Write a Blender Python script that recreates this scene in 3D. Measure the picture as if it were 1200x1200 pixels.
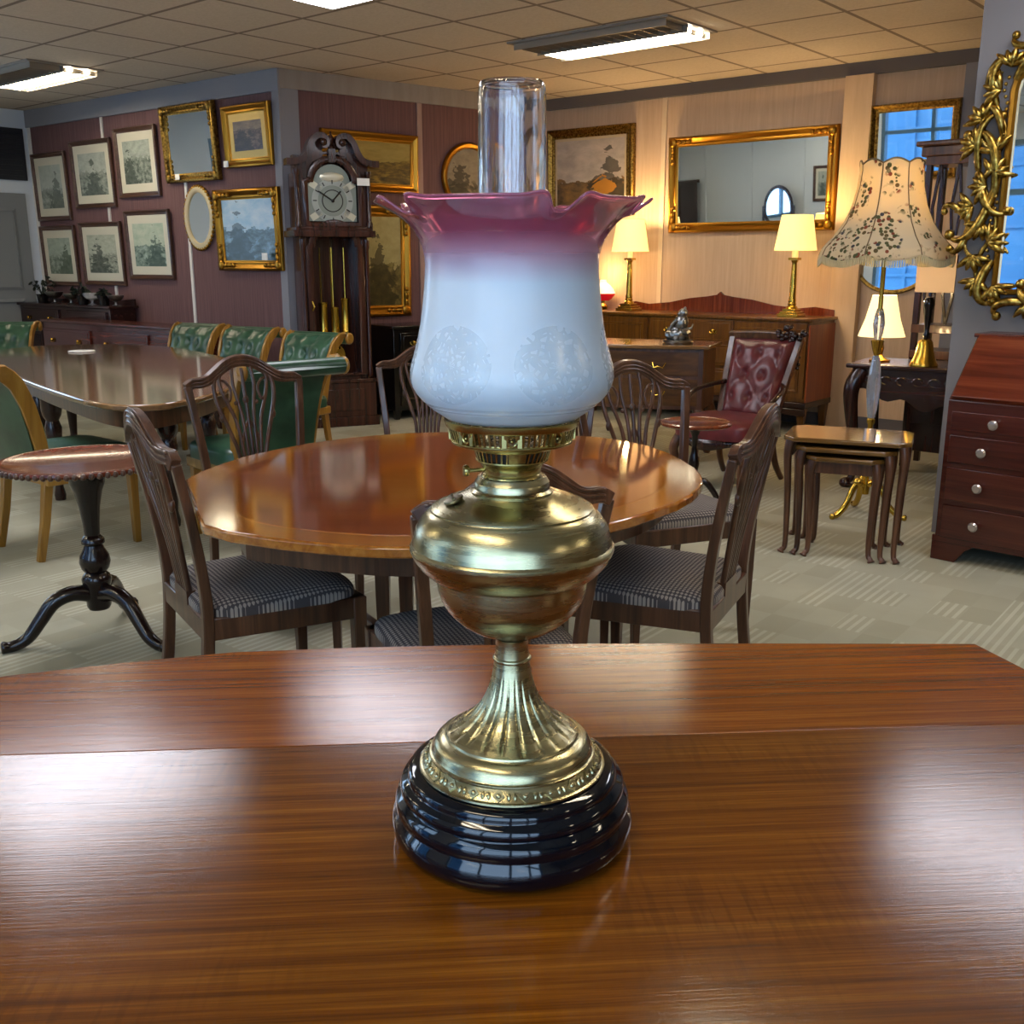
import bpy, bmesh, math, random
from mathutils import Vector, Matrix, Euler
PI = math.pi
sc = bpy.context.scene
for o in list(bpy.data.objects):
    bpy.data.objects.remove(o)
C = sc.collection
R = math.radians

# ---------------------------------------------------------------- camera
EYE = 1.34            # eye height above the floor (m)
FPX = 1200.0          # focal length in pixels of a 1200 px frame
PITCH = math.atan(295.0 / 1200.0)
cam = bpy.data.cameras.new('camera')
cam.sensor_width = 36.0
cam.lens = 36.0
cam.clip_start = 0.02
camo = bpy.data.objects.new('camera', cam)
C.objects.link(camo)
camo.location = (0, 0, EYE)
camo.rotation_euler = (PI / 2 - PITCH, 0, 0)
sc.camera = camo

# ---------------------------------------------------------------- sky, exposure
w = bpy.data.worlds.new('sky')
sc.world = w
w.use_nodes = True
bg = w.node_tree.nodes['Background']
bg.inputs[0].default_value = (0.46, 0.69, 1.0, 1)
bg.inputs[1].default_value = 6.0
sc.view_settings.view_transform = 'Standard'
sc.view_settings.look = 'None'
sc.view_settings.exposure = 0.18
sc.view_settings.gamma = 1.0
TUBE_POWER = 46.0     # emission of the fluorescent tubes
LAMP_W = 16.0          # watts of each warm bulb under a fabric shade

# ---------------------------------------------------------------- helpers
def pix(px, py):
    u = (px - 600) / FPX
    v = (600 - py) / FPX
    return Vector((u, math.cos(PITCH) + v * math.sin(PITCH), -math.sin(PITCH) + v * math.cos(PITCH)))

def at(px, py, z):
    """the point of the horizontal plane z seen at that place of the photograph"""
    r = pix(px, py)
    return Vector((0, 0, EYE)) + r * ((z - EYE) / r.z)

def lin(h):
    h = h.lstrip('#')
    c = [int(h[i:i + 2], 16) / 255 for i in (0, 2, 4)]
    return tuple([x / 12.92 if x <= .04045 else ((x + .055) / 1.055) ** 2.4 for x in c] + [1])

class M:
    def __init__(s):
        s.v = []
        s.f = []
    def mark(s):
        return len(s.v)
    def xf(s, mat, i0=0):
        for i in range(i0, len(s.v)):
            s.v[i] = mat @ s.v[i]
        return s
    def add(s, vs, fs):
        b = len(s.v)
        s.v += [Vector(q) for q in vs]
        s.f += [tuple(b + i for i in q) for q in fs]
        return s
    def box(s, c, d, rot=None):
        x, y, z = d[0] / 2, d[1] / 2, d[2] / 2
        vs = [Vector(q) for q in ((-x, -y, -z), (x, -y, -z), (x, y, -z), (-x, y, -z), (-x, -y, z), (x, -y, z), (x, y, z), (-x, y, z))]
        if rot is not None:
            m = Euler(rot).to_matrix()
            vs = [m @ q for q in vs]
        return s.add([q + Vector(c) for q in vs], [(0, 3, 2, 1), (4, 5, 6, 7), (0, 1, 5, 4), (1, 2, 6, 5), (2, 3, 7, 6), (3, 0, 4, 7)])
    def lathe(s, prof, n=32, c=(0, 0, 0), closed=False, flute=None):
        c = Vector(c)
        b = len(s.v)
        rows = []
        for k, (r, z) in enumerate(prof):
            row = []
            if r < 1e-6:
                s.v.append(c + Vector((0, 0, z)))
                row = [len(s.v) - 1] * n
            else:
                for i in range(n):
                    a = 2 * PI * i / n
                    rr, zz = (r, z) if flute is None else flute(r, z, a, k)
                    s.v.append(c + Vector((rr * math.cos(a), rr * math.sin(a), zz)))
                    row.append(len(s.v) - 1)
            rows.append(row)
        m = len(rows)
        for k in range(m if closed else m - 1):
            A, B = rows[k], rows[(k + 1) % m]
            for i in range(n):
                j = (i + 1) % n
                q = []
                for t in (A[i], A[j], B[j], B[i]):
                    if t not in q:
                        q.append(t)
                if len(q) > 2:
                    s.f.append(tuple(q))
        if not closed:
            if prof[0][0] > 1e-6:
                s.f.append(tuple(rows[0]))
            if prof[-1][0] > 1e-6:
                s.f.append(tuple(reversed(rows[-1])))
        return s
    def _frames(s, pts, up=None):
        pts = [Vector(p) for p in pts]
        n = len(pts)
        out = []
        prev = None
        for i, p in enumerate(pts):
            t = (pts[min(i + 1, n - 1)] - pts[max(i - 1, 0)])
            if t.length < 1e-9:
                t = Vector((0, 0, 1))
            t.normalize()
            if prev is None:
                u = Vector(up) if up is not None else (Vector((0, 0, 1)) if abs(t.z) < .9 else Vector((0, 1, 0)))
            else:
                u = prev if up is None else Vector(up)
            u = u - t * u.dot(t)
            if u.length < 1e-6:
                u = t.orthogonal()
            u.normalize()
            prev = u
            out.append((p, t, u, t.cross(u)))
        return out
    def tube(s, pts, r, n=8, closed=False):
        if closed:
            pts = list(pts) + [pts[0], pts[1]]
        fr = s._frames(pts)
        if closed:
            fr = [(fr[-2][0], fr[1][1], fr[0][2], fr[0][3])] + fr[1:-1]
            fr[0] = (fr[0][0],) + fr[0][1:]
            fr = fr[:-1]
        rs = r if isinstance(r, (list, tuple)) else [r] * len(fr)
        b = len(s.v)
        for k, (p, t, u, w_) in enumerate(fr):
            rr = rs[min(k, len(rs) - 1)]
            for i in range(n):
                a = 2 * PI * i / n
                s.v.append(p + (u * math.cos(a) + w_ * math.sin(a)) * rr)
        m = len(fr)
        for k in range(m if closed else m - 1):
            for i in range(n):
                j = (i + 1) % n
                k2 = (k + 1) % m
                s.f.append((b + k * n + i, b + k * n + j, b + k2 * n + j, b + k2 * n + i))
        if not closed:
            s.f.append(tuple(b + i for i in reversed(range(n))))
            s.f.append(tuple(b + (m - 1) * n + i for i in range(n)))
        return s
    def bar(s, pts, wd, ht, up=None):
        """rectangular section along a path; ht measured along 'up', wd across"""
        fr = s._frames(pts, up)
        W = wd if isinstance(wd, (list, tuple)) else [wd] * len(fr)
        H = ht if isinstance(ht, (list, tuple)) else [ht] * len(fr)
        b = len(s.v)
        for k, (p, t, u, q) in enumerate(fr):
            for (a, e) in ((-1, -1), (1, -1), (1, 1), (-1, 1)):
                s.v.append(p + q * (a * W[k] / 2) + u * (e * H[k] / 2))
        m = len(fr)
        for k in range(m - 1):
            for i in range(4):
                j = (i + 1) % 4
                s.f.append((b + k * 4 + i, b + k * 4 + j, b + k * 4 + 4 + j, b + k * 4 + 4 + i))
        s.f.append((b + 3, b + 2, b + 1, b))
        s.f.append(tuple(b + (m - 1) * 4 + i for i in range(4)))
        return s
    def prism(s, poly, z0, z1, mat=None):
        n = len(poly)
        i0 = len(s.v)
        s.add([(x, y, z0) for x, y in poly] + [(x, y, z1) for x, y in poly],
              [tuple(range(n))[::-1], tuple(range(n, 2 * n))] + [(i, (i + 1) % n, n + (i + 1) % n, n + i) for i in range(n)])
        if mat is not None:
            s.xf(mat, i0)
        return s
    def frame(s, wd, ht, prof, seg=None):
        """mitred frame in the XZ plane around an opening wd x ht; prof = [(outward, y)]"""
        b = len(s.v)
        n = len(prof)
        for (sx, sz) in ((-1, -1), (1, -1), (1, 1), (-1, 1)):
            for (o, y) in prof:
                s.v.append(Vector((sx * (wd / 2 + o), y, sz * (ht / 2 + o))))
        for k in range(4):
            k2 = (k + 1) % 4
            for i in range(n):
                j = (i + 1) % n
                s.f.append((b + k * n + i, b + k2 * n + i, b + k2 * n + j, b + k * n + j))
        return s
    def loopframe(s, pts, prof):
        """frame along a closed XZ outline (2d points, counter clockwise); prof = [(outward, y)]"""
        n = len(pts)
        m = len(prof)
        b = len(s.v)
        for i in range(n):
            p = Vector(pts[i])
            t = (Vector(pts[(i + 1) % n]) - Vector(pts[i - 1])).normalized()
            nn = Vector((t.y, -t.x))
            for (o, y) in prof:
                q = p + nn * o
                s.v.append(Vector((q.x, y, q.y)))
        for i in range(n):
            i2 = (i + 1) % n
            for k in range(m):
                k2 = (k + 1) % m
                s.f.append((b + i * m + k, b + i2 * m + k, b + i2 * m + k2, b + i * m + k2))
        return s
    def ball(s, c, r, n=12, m=8, rot=None):
        if not isinstance(r, (list, tuple)):
            r = (r, r, r)
        i0 = len(s.v)
        s.lathe([(0 if k in (0, m) else math.sin(PI * k / m), -math.cos(PI * k / m)) for k in range(m + 1)], n)
        mt = Matrix.Translation(Vector(c))
        if rot is not None:
            mt = mt @ Euler(rot).to_matrix().to_4x4()
        return s.xf(mt @ Matrix.Diagonal((r[0], r[1], r[2], 1)), i0)
    def grid(s, fn, nu, nv, closed_u=False):
        b = len(s.v)
        for j in range(nv + 1):
            for i in range(nu if closed_u else nu + 1):
                s.v.append(Vector(fn(i / nu, j / nv)))
        wdt = nu if closed_u else nu + 1
        for j in range(nv):
            for i in range(nu):
                i2 = (i + 1) % wdt
                s.f.append((b + j * wdt + i, b + j * wdt + i2, b + (j + 1) * wdt + i2, b + (j + 1) * wdt + i))
        return s
    def build(s, name, mat, parent=None, bevel=0, smooth=40, solid=0, sub=0, label=None):
        me = bpy.data.meshes.new(name)
        me.from_pydata([tuple(q) for q in s.v], [], s.f)
        bm = bmesh.new()
        bm.from_mesh(me)
        bmesh.ops.recalc_face_normals(bm, faces=bm.faces)
        bm.to_mesh(me)
        bm.free()
        if smooth:
            me.polygons.foreach_set('use_smooth', [True] * len(me.polygons))
            me.set_sharp_from_angle(angle=R(smooth))
        me.materials.append(mat)
        o = bpy.data.objects.new(name, me)
        C.objects.link(o)
        if parent is not None:
            o.parent = parent
        if solid:
            md = o.modifiers.new('Solidify', 'SOLIDIFY')
            md.thickness = solid
            md.offset = 0
        if sub:
            md = o.modifiers.new('Subsurf', 'SUBSURF')
            md.levels = md.render_levels = sub
        if bevel:
            md = o.modifiers.new('Bevel', 'BEVEL')
            md.width = bevel
            md.segments = 2
            md.limit_method = 'ANGLE'
            md.angle_limit = R(35)
        if label:
            o['label'] = label
        return o

def thing(name, label, cat, loc=(0, 0, 0), rz=0, group=None, scale=1.0, rx=0):
    o = bpy.data.objects.new(name, None)
    o.empty_display_size = .1
    C.objects.link(o)
    o.location = loc
    o.rotation_euler = (rx, 0, rz)
    o.scale = (scale, scale, scale)
    o['label'] = label
    o['category'] = cat
    if group:
        o['group'] = group
    return o

def tag(o, label, cat, loc=None, rz=None, group=None):
    o['label'] = label
    o['category'] = cat
    if group:
        o['group'] = group
    if loc is not None:
        o.location = loc
    if rz is not None:
        o.rotation_euler = (0, 0, rz)
    return o

def struct(o):
    o['kind'] = 'structure'
    return o

def dup(root, loc, rz, label, group=None, scale=None):
    def cp(o, par):
        c = o.copy()
        C.objects.link(c)
        if par is not None:
            c.parent = par
        for ch in list(o.children):
            cp(ch, c)
        return c
    r = cp(root, None)
    r.location = loc
    r.rotation_euler = (root.rotation_euler.x, 0, rz)
    if scale:
        r.scale = (scale,) * 3
    r['label'] = label
    if group:
        r['group'] = group
    return r

def lerp_path(pts, n):
    """Catmull-Rom through pts, n samples per span"""
    P = [Vector(p) for p in pts]
    out = []
    for i in range(len(P) - 1):
        p0 = P[max(i - 1, 0)]
        p1, p2 = P[i], P[i + 1]
        p3 = P[min(i + 2, len(P) - 1)]
        for k in range(n):
            t = k / n
            out.append(.5 * ((2 * p1) + (p2 - p0) * t + (2 * p0 - 5 * p1 + 4 * p2 - p3) * t * t + (3 * p1 - p0 - 3 * p2 + p3) * t ** 3))
    out.append(P[-1])
    return out

def lerp_loop(pts, n):
    P = [Vector(p) for p in pts]
    m = len(P)
    out = []
    for i in range(m):
        p0, p1, p2, p3 = P[i - 1], P[i], P[(i + 1) % m], P[(i + 2) % m]
        for k in range(n):
            t = k / n
            out.append(.5 * ((2 * p1) + (p2 - p0) * t + (2 * p0 - 5 * p1 + 4 * p2 - p3) * t * t + (3 * p1 - p0 - 3 * p2 + p3) * t ** 3))
    return out
# ---------------------------------------------------------------- materials
def mat(name, col, rough=.5, metal=0, coat=0, emit=None, es=0, trans=0, ior=1.45, spec=.5):
    m = bpy.data.materials.new(name)
    m.use_nodes = True
    b = m.node_tree.nodes['Principled BSDF']
    c = lin(col) if isinstance(col, str) else col
    b.inputs['Base Color'].default_value = c
    b.inputs['Roughness'].default_value = rough
    b.inputs['Metallic'].default_value = metal
    b.inputs['Coat Weight'].default_value = coat
    b.inputs['Coat Roughness'].default_value = .08
    b.inputs['Transmission Weight'].default_value = trans
    b.inputs['IOR'].default_value = ior
    b.inputs['Specular IOR Level'].default_value = spec
    if emit:
        b.inputs['Emission Color'].default_value = lin(emit) if isinstance(emit, str) else emit
        b.inputs['Emission Strength'].default_value = es
    return m

def nodes(m):
    return m.node_tree.nodes, m.node_tree.links, m.node_tree.nodes['Principled BSDF']

def N(m, typ, **kw):
    n = m.node_tree.nodes.new(typ)
    for k, v in kw.items():
        setattr(n, k, v)
    return n

def ramp(m, fac, stops, interp='LINEAR'):
    r = N(m, 'ShaderNodeValToRGB')
    r.color_ramp.interpolation = interp
    e = r.color_ramp.elements
    while len(e) < len(stops):
        e.new(.5)
    for k, (p, c) in enumerate(stops):
        e[k].position = p
        e[k].color = lin(c) if isinstance(c, str) else c
    m.node_tree.links.new(fac, r.inputs[0])
    return r.outputs[0]

def coords(m, kind='Object', scale=(1, 1, 1), rot=(0, 0, 0), loc=(0, 0, 0)):
    t = N(m, 'ShaderNodeTexCoord')
    mp = N(m, 'ShaderNodeMapping')
    mp.inputs['Scale'].default_value = scale
    mp.inputs['Rotation'].default_value = rot
    mp.inputs['Location'].default_value = loc
    m.node_tree.links.new(t.outputs[kind], mp.inputs[0])
    return mp.outputs[0]

def noise(m, vec, scale=5, detail=4, rough=.5, dist=0):
    n = N(m, 'ShaderNodeTexNoise')
    n.inputs['Scale'].default_value = scale
    n.inputs['Detail'].default_value = detail
    n.inputs['Roughness'].default_value = rough
    n.inputs['Distortion'].default_value = dist
    m.node_tree.links.new(vec, n.inputs['Vector'])
    return n.outputs[0]

def math_(m, op, a, b=None, c=None):
    n = N(m, 'ShaderNodeMath', operation=op)
    for i, x in enumerate((a, b, c)):
        if x is None:
            continue
        if isinstance(x, (int, float)):
            n.inputs[i].default_value = x
        else:
            m.node_tree.links.new(x, n.inputs[i])
    return n.outputs[0]

def mixc(m, fac, a, b, blend='MIX'):
    n = N(m, 'ShaderNodeMix', data_type='RGBA', blend_type=blend)
    for sock, x in ((n.inputs[0], fac), (n.inputs[6], a), (n.inputs[7], b)):
        if isinstance(x, str):
            sock.default_value = lin(x)
        elif isinstance(x, (int, float, tuple)):
            sock.default_value = x
        else:
            m.node_tree.links.new(x, sock)
    return n.outputs[2]

def bump(m, height, strength=.2, dist=.002):
    b = N(m, 'ShaderNodeBump')
    b.inputs['Strength'].default_value = strength
    b.inputs['Distance'].default_value = dist
    m.node_tree.links.new(height, b.inputs['Height'])
    m.node_tree.links.new(b.outputs[0], m.node_tree.nodes['Principled BSDF'].inputs['Normal'])

def wood(name, dark, mid, light, rough=.28, axis='X', sc_=1.0, coat=.25, fine=.3, bmp=.04):
    m = mat(name, mid, rough, coat=coat)
    nd, lk, b = nodes(m)
    s = {'X': (.7, 14, 14), 'Y': (14, .7, 14), 'Z': (14, 14, .7)}[axis]
    f = {'X': (6, 160, 160), 'Y': (160, 6, 160), 'Z': (160, 160, 6)}[axis]
    v = coords(m, 'Object', tuple(q * sc_ for q in s))
    n1 = noise(m, v, 1.6, 6, .6, .8)
    v2 = coords(m, 'Object', tuple(q * sc_ for q in f))
    n2 = noise(m, v2, 1.0, 3, .6)
    c1 = ramp(m, n1, [(.28, dark), (.5, mid), (.72, light)])
    c2 = mixc(m, math_(m, 'MULTIPLY', n2, fine), c1, dark)
    lk.new(c2, b.inputs['Base Color'])
    if bmp:
        bump(m, n2, bmp, .001)
    return m

W_CHAIR = wood('chair_mahogany', '#2d1a11', '#53321f', '#744c34', .30, 'Z')
W_DARK = wood('dark_mahogany', '#190b07', '#2c130c', '#40201a', .25, 'X')
W_DARKV = wood('dark_mahogany_upright', '#1c0c08', '#2e150e', '#452016', .25, 'Z')
W_BLACK = wood('ebonised_wood', '#0d0706', '#180d0a', '#2a1712', .2, 'Z')
W_OVAL = wood('polished_mahogany_field', '#6a2f0e', '#8c430f', '#a3571c', .08, 'X', .8, 1.0, .25, 0)
W_BAND = wood('satinwood_crossband', '#8a4a10', '#a8641c', '#bf7d30', .10, 'Y', 1.6, 1.0, .2, 0)
W_LEFT = wood('polished_walnut_top', '#5f4026', '#7f5c3a', '#94704a', .12, 'X', .8, .8, .3, 0)
W_WALNUT = wood('honey_walnut', '#4a2a08', '#6e430f', '#875a1a', .28, 'Z', 1.4)
W_LIT_END = wood('lit_end_wood', '#7c3210', '#96441a', '#ad5a28', .3, 'Z')  # orange lamplight on the sideboard end, put into the wood colour
W_CLOCK = wood('clock_mahogany', '#23100a', '#3a1c12', '#51291b', .25, 'Z')
W_BUREAU = wood('red_mahogany', '#33110a', '#4d1d12', '#64301e', .26, 'X')
W_TAN = wood('tan_show_wood', '#7a5216', '#956a24', '#aa8038', .3, 'Z')
W_NEST = wood('nest_walnut', '#4a3014', '#6b4a20', '#7f5d2c', .1, 'X', 1, .8)
W_RED = wood('flame_mahogany', '#4c1b0e', '#6c2e18', '#8a4526', .2, 'Z', 1.5)

def fore_wood(name, dark, mid, light, tw):
    m = mat(name, mid, .3, coat=.12)
    nd, lk, b = nodes(m)
    b.inputs['Coat Roughness'].default_value = .16
    b.inputs['Specular IOR Level'].default_value = .38
    v = coords(m, 'Object', (.8, 52, 1), (0, 0, tw))
    n1 = noise(m, v, 1.5, 9, .70, .4)
    v2 = coords(m, 'Object', (7, 300, 1), (0, 0, tw))
    n2 = noise(m, v2, 1.4, 4, .65)
    v3 = coords(m, 'Object', (2.2, 3.0, 1), (0, 0, tw))
    n3 = noise(m, v3, 1.3, 3, .5)
    # cross figure: short ripples lying across the grain where the figure mask is high
    v4 = coords(m, 'Object', (120, 14, 1), (0, 0, tw + .35))
    n4 = noise(m, v4, 1.0, 2, .5)
    msk = ramp(m, n3, [(.5, (0, 0, 0, 1)), (.68, (1, 1, 1, 1))])
    c1 = ramp(m, n1, [(.27, dark), (.5, mid), (.74, light)])
    c2 = mixc(m, math_(m, 'MULTIPLY', ramp(m, n2, [(.42, (0, 0, 0, 1)), (.7, (1, 1, 1, 1))]), .55), c1, dark)
    f4 = math_(m, 'MULTIPLY', math_(m, 'MULTIPLY', ramp(m, n4, [(.48, (0, 0, 0, 1)), (.62, (1, 1, 1, 1))]), msk), .45)
    c3 = mixc(m, f4, c2, dark)
    lk.new(c3, b.inputs['Base Color'])
    rr = math_(m, 'ADD', math_(m, 'MULTIPLY', n2, .08), .10)
    lk.new(rr, b.inputs['Roughness'])
    bump(m, n2, .16, .0006)
    return m
W_TOP = fore_wood('sapele_top', '#452106', '#6f3c0a', '#8c5615', .0)
W_LEAF = fore_wood('sapele_leaf', '#562507', '#81420c', '#a05d1a', .0)

BRASS = mat('aged_brass', '#a3966a', .24, 1)
nd, lk, b = nodes(BRASS)
v = coords(BRASS, 'Object', (8, 8, 90))
nn = noise(BRASS, v, 2.0, 4, .6)
lk.new(ramp(BRASS, nn, [(.3, '#98906c'), (.6, '#aea682'), (.8, '#bab290')]), b.inputs['Base Color'])
lk.new(math_(BRASS, 'ADD', math_(BRASS, 'MULTIPLY', nn, .22), .16), b.inputs['Roughness'])
BRASS2 = mat('burner_brass', '#aa9a62', .24, 1)
YBRASS = mat('yellow_brass', '#c9a545', .25, 1)
GILT = mat('gilt', '#a5772a', .34, 1)
GILT2 = mat('dull_gilt', '#8a6a30', .42, 1)
nd, lk, b = nodes(GILT2)
lk.new(ramp(GILT2, noise(GILT2, coords(GILT2, 'Object', (30, 30, 30)), 2, 3), [(.35, '#5f4418'), (.65, '#a58440')]), b.inputs['Base Color'])
ROCOCO = mat('rococo_gilt', '#9d7c34', .3, 1)
nd, lk, b = nodes(ROCOCO)
lk.new(ramp(ROCOCO, noise(ROCOCO, coords(ROCOCO, 'Object', (22, 22, 22)), 2, 4), [(.35, '#5e4415'), (.55, '#a8873c'), (.75, '#cdb56c')]), b.inputs['Base Color'])
SILVER = mat('silvered_metal', '#8f8f8c', .28, 1)
MIRROR = mat('mirror_glass', '#e6ecec', .015, 1)
DIALM = mat('silvered_dial', '#8d978e', .35, .6)
BLACKGL = mat('black_glazed_pottery', '#04070e', .06, coat=.25)
BLACK = mat('black_lacquer', '#0b0a0a', .18, coat=.4)
PORC = mat('white_porcelain', '#e8e2d4', .2)
CARD = mat('white_card', '#f0ede6', .7)
IRON = mat('dark_iron', '#241f1c', .5)
PLASTIC = mat('white_plastic', '#e0ded8', .4)

CARPET = mat('carpet', '#a8a48c', .95, spec=.1)
m = CARPET
nd, lk, b = nodes(m)
v = coords(m, 'Object', (1, 1, 1), (0, 0, R(-52)))
sep = N(m, 'ShaderNodeSeparateXYZ')
lk.new(v, sep.inputs[0])
X, Y = sep.outputs[0], sep.outputs[1]
TS = .19
cx = math_(m, 'FLOOR', math_(m, 'DIVIDE', X, TS))
cy = math_(m, 'FLOOR', math_(m, 'DIVIDE', Y, TS * .62))
comb = N(m, 'ShaderNodeCombineXYZ')
lk.new(cx, comb.inputs[0])
lk.new(cy, comb.inputs[1])
wn = N(m, 'ShaderNodeTexWhiteNoise', noise_dimensions='3D')
lk.new(comb.outputs[0], wn.inputs['Vector'])
rnd = wn.outputs['Value']
st = math_(m, 'GREATER_THAN', math_(m, 'SINE', math_(m, 'MULTIPLY', Y, 2 * PI / .034)), .25)
on = math_(m, 'GREATER_THAN', rnd, .60)
sm = math_(m, 'MULTIPLY', st, on)
base = ramp(m, rnd, [(0, '#9f9b84'), (.5, '#aeaa93'), (1, '#a4a089')])
c1 = mixc(m, math_(m, 'MULTIPLY', sm, .6), base, '#c9c5ae')
big = noise(m, coords(m, 'Object', (1, 1, 1)), 2.2, 4)
c2 = mixc(m, ramp(m, big, [(.35, (0, 0, 0, 1)), (.7, (.35, .35, .35, 1))]), c1, '#868270')
fz = noise(m, coords(m, 'Object', (1, 1, 1)), 420, 2)
c3 = mixc(m, math_(m, 'MULTIPLY', fz, .3), c2, '#8a866f')
lk.new(c3, b.inputs['Base Color'])
bump(m, fz, .35, .004)

def ceiling_mat():
    m = mat('ceiling_tiles', '#a89a8a', .9, spec=.2)
    nd, lk, b = nodes(m)
    v = coords(m, 'Object', (1, 1, 1), (0, 0, R(40)), (.12, .2, 0))
    sep = N(m, 'ShaderNodeSeparateXYZ')
    lk.new(v, sep.inputs[0])
    T = .67
    def line(x):
        f = math_(m, 'FRACT', math_(m, 'DIVIDE', x, T))
        d = math_(m, 'ABSOLUTE', math_(m, 'SUBTRACT', f, .5))
        return math_(m, 'GREATER_THAN', d, .478)
    ln = math_(m, 'MAXIMUM', line(sep.outputs[0]), line(sep.outputs[1]))
    nz = noise(m, coords(m, 'Object', (1, 1, 1)), 60, 3)
    base = ramp(m, nz, [(.3, '#c9bba9'), (.7, '#d4c7b6')])
    c = mixc(m, ln, base, '#8b7d70')
    lk.new(c, b.inputs['Base Color'])
    return m
CEIL = ceiling_mat()

def wall_mat(name, c0, c1, c2, sx):
    m = mat(name, c1, .75, spec=.25)
    nd, lk, b = nodes(m)
    n1 = noise(m, coords(m, 'Object', (sx, sx, .6)), 3, 5, .65)
    lk.new(ramp(m, n1, [(.3, c0), (.5, c1), (.7, c2)]), b.inputs['Base Color'])
    bump(m, n1, .08, .001)
    return m
BURG = wall_mat('burgundy_wallcovering', '#5f4646', '#6d5050', '#7a5c5a', 30)
CREAM = wall_mat('cream_wallcovering', '#c6a98a', '#ceb294', '#d6bc9e', 12)
GREYW = mat('grey_paint', '#85848a', .7)
GREYD = mat('dark_grey_paint', '#625d5c', .7)
PIER = mat('pier_paint', '#7b7674', .75)
BLUEW = mat('pale_blue_panelling', '#ccd4de', .6)
STRIP = mat('white_strip', '#d8d2ca', .5)
CSTRIP = mat('cream_strip', '#dcc6a6', .5)
DGREY = mat('charcoal_panel', '#25262b', .5)
WFRAME = mat('blue_grey_window_frame', '#4f6f86', .4)

FABRIC = mat('trellis_fabric', '#6c6660', .9, spec=.15)
m = FABRIC
nd, lk, b = nodes(m)
v = coords(m, 'Object', (1, 1, 1), (0, 0, R(45)))
sep = N(m, 'ShaderNodeSeparateXYZ')
lk.new(v, sep.inputs[0])
kx = math_(m, 'SINE', math_(m, 'MULTIPLY', sep.outputs[0], 2 * PI / .017))
ky = math_(m, 'SINE', math_(m, 'MULTIPLY', sep.outputs[1], 2 * PI / .017))
d = math_(m, 'GREATER_THAN', math_(m, 'MULTIPLY', kx, ky), .12)
lk.new(mixc(m, d, '#4f4a4b', '#9a9188'), b.inputs['Base Color'])

def leather(name, dark, mid):
    m = mat(name, mid, .32, spec=.5)
    nd, lk, b = nodes(m)
    n1 = noise(m, coords(m, 'Object', (1, 1, 1)), 9, 4)
    lk.new(ramp(m, n1, [(.3, dark), (.7, mid)]), b.inputs['Base Color'])
    bump(m, noise(m, coords(m, 'Object', (1, 1, 1)), 160, 2), .12, .002)
    return m
GREEN = leather('green_leather', '#1f3a2a', '#35593f')
REDL = leather('oxblood_leather', '#4d1c20', '#6b2a2d')

# glass ---------------------------------------------------------------
CHIM = mat('clear_glass', (1, 1, 1, 1), .03, trans=1, ior=1.5)
nd, lk, b = nodes(CHIM)
bump(CHIM, noise(CHIM, coords(CHIM, 'Object', (60, 60, 18)), 1.6, 2), .10, .003)
CRYSTAL = mat('crystal', (.95, .97, 1, 1), .03, trans=.85, ior=1.55)
PANE = bpy.data.materials.new('window_pane')
PANE.use_nodes = True
nt = PANE.node_tree
nt.nodes.clear()
o_ = nt.nodes.new('ShaderNodeOutputMaterial')
mx = nt.nodes.new('ShaderNodeMixShader')
tr = nt.nodes.new('ShaderNodeBsdfTransparent')
gl = nt.nodes.new('ShaderNodeBsdfGlossy')
gl.inputs['Roughness'].default_value = .02
mx.inputs[0].default_value = .08
nt.links.new(tr.outputs[0], mx.inputs[1])
nt.links.new(gl.outputs[0], mx.inputs[2])
nt.links.new(mx.outputs[0], o_.inputs[0])

SHADE = mat('frosted_cranberry_glass', '#dfe6ea', .35, coat=.2)
m = SHADE
nd, lk, b = nodes(m)
v = coords(m, 'Object', (1, 1, 1))
sep = N(m, 'ShaderNodeSeparateXYZ')
lk.new(v, sep.inputs[0])
zr = N(m, 'ShaderNodeMapRange')
zr.inputs[1].default_value = .372
zr.inputs[2].default_value = .552
lk.new(sep.outputs[2], zr.inputs[0])
zf = zr.outputs[0]
lk.new(ramp(m, zf, [(0, '#c9d1d5'), (.62, '#c9d0d5'), (.75, '#c996a6'), (.84, '#b55f76'), (1, '#bd6d84')]), b.inputs['Base Color'])
lk.new(ramp(m, zf, [(.62, (.22, .22, .22, 1)), (.85, (.62, .62, .62, 1))]), b.inputs['Transmission Weight'])
# etched garland: roundels repeated round the belly
ang = math_(m, 'ARCTAN2', sep.outputs[1], sep.outputs[0])
ua = math_(m, 'SUBTRACT', math_(m, 'FRACT', math_(m, 'ADD', math_(m, 'MULTIPLY', ang, 6 / (2 * PI)), .583)), .5)
uz = math_(m, 'DIVIDE', math_(m, 'SUBTRACT', sep.outputs[2], .4225), .075)
rad = math_(m, 'SQRT', math_(m, 'ADD', math_(m, 'POWER', math_(m, 'MULTIPLY', ua, 1.0), 2), math_(m, 'POWER', uz, 2)))
inside = math_(m, 'LESS_THAN', rad, .40)
vor = N(m, 'ShaderNodeTexVoronoi', feature='DISTANCE_TO_EDGE')
vor.inputs['Scale'].default_value = 150
lk.new(v, vor.inputs['Vector'])
vein = math_(m, 'LESS_THAN', vor.outputs['Distance'], .14)
pet = math_(m, 'GREATER_THAN', math_(m, 'SINE', math_(m, 'ADD', math_(m, 'MULTIPLY', rad, 42), math_(m, 'MULTIPLY', math_(m, 'SINE', math_(m, 'MULTIPLY', math_(m, 'ARCTAN2', uz, ua), 6)), 2.0))), .1)
et = math_(m, 'MULTIPLY', inside, math_(m, 'MAXIMUM', math_(m, 'MULTIPLY', pet, .8), vein))
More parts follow.
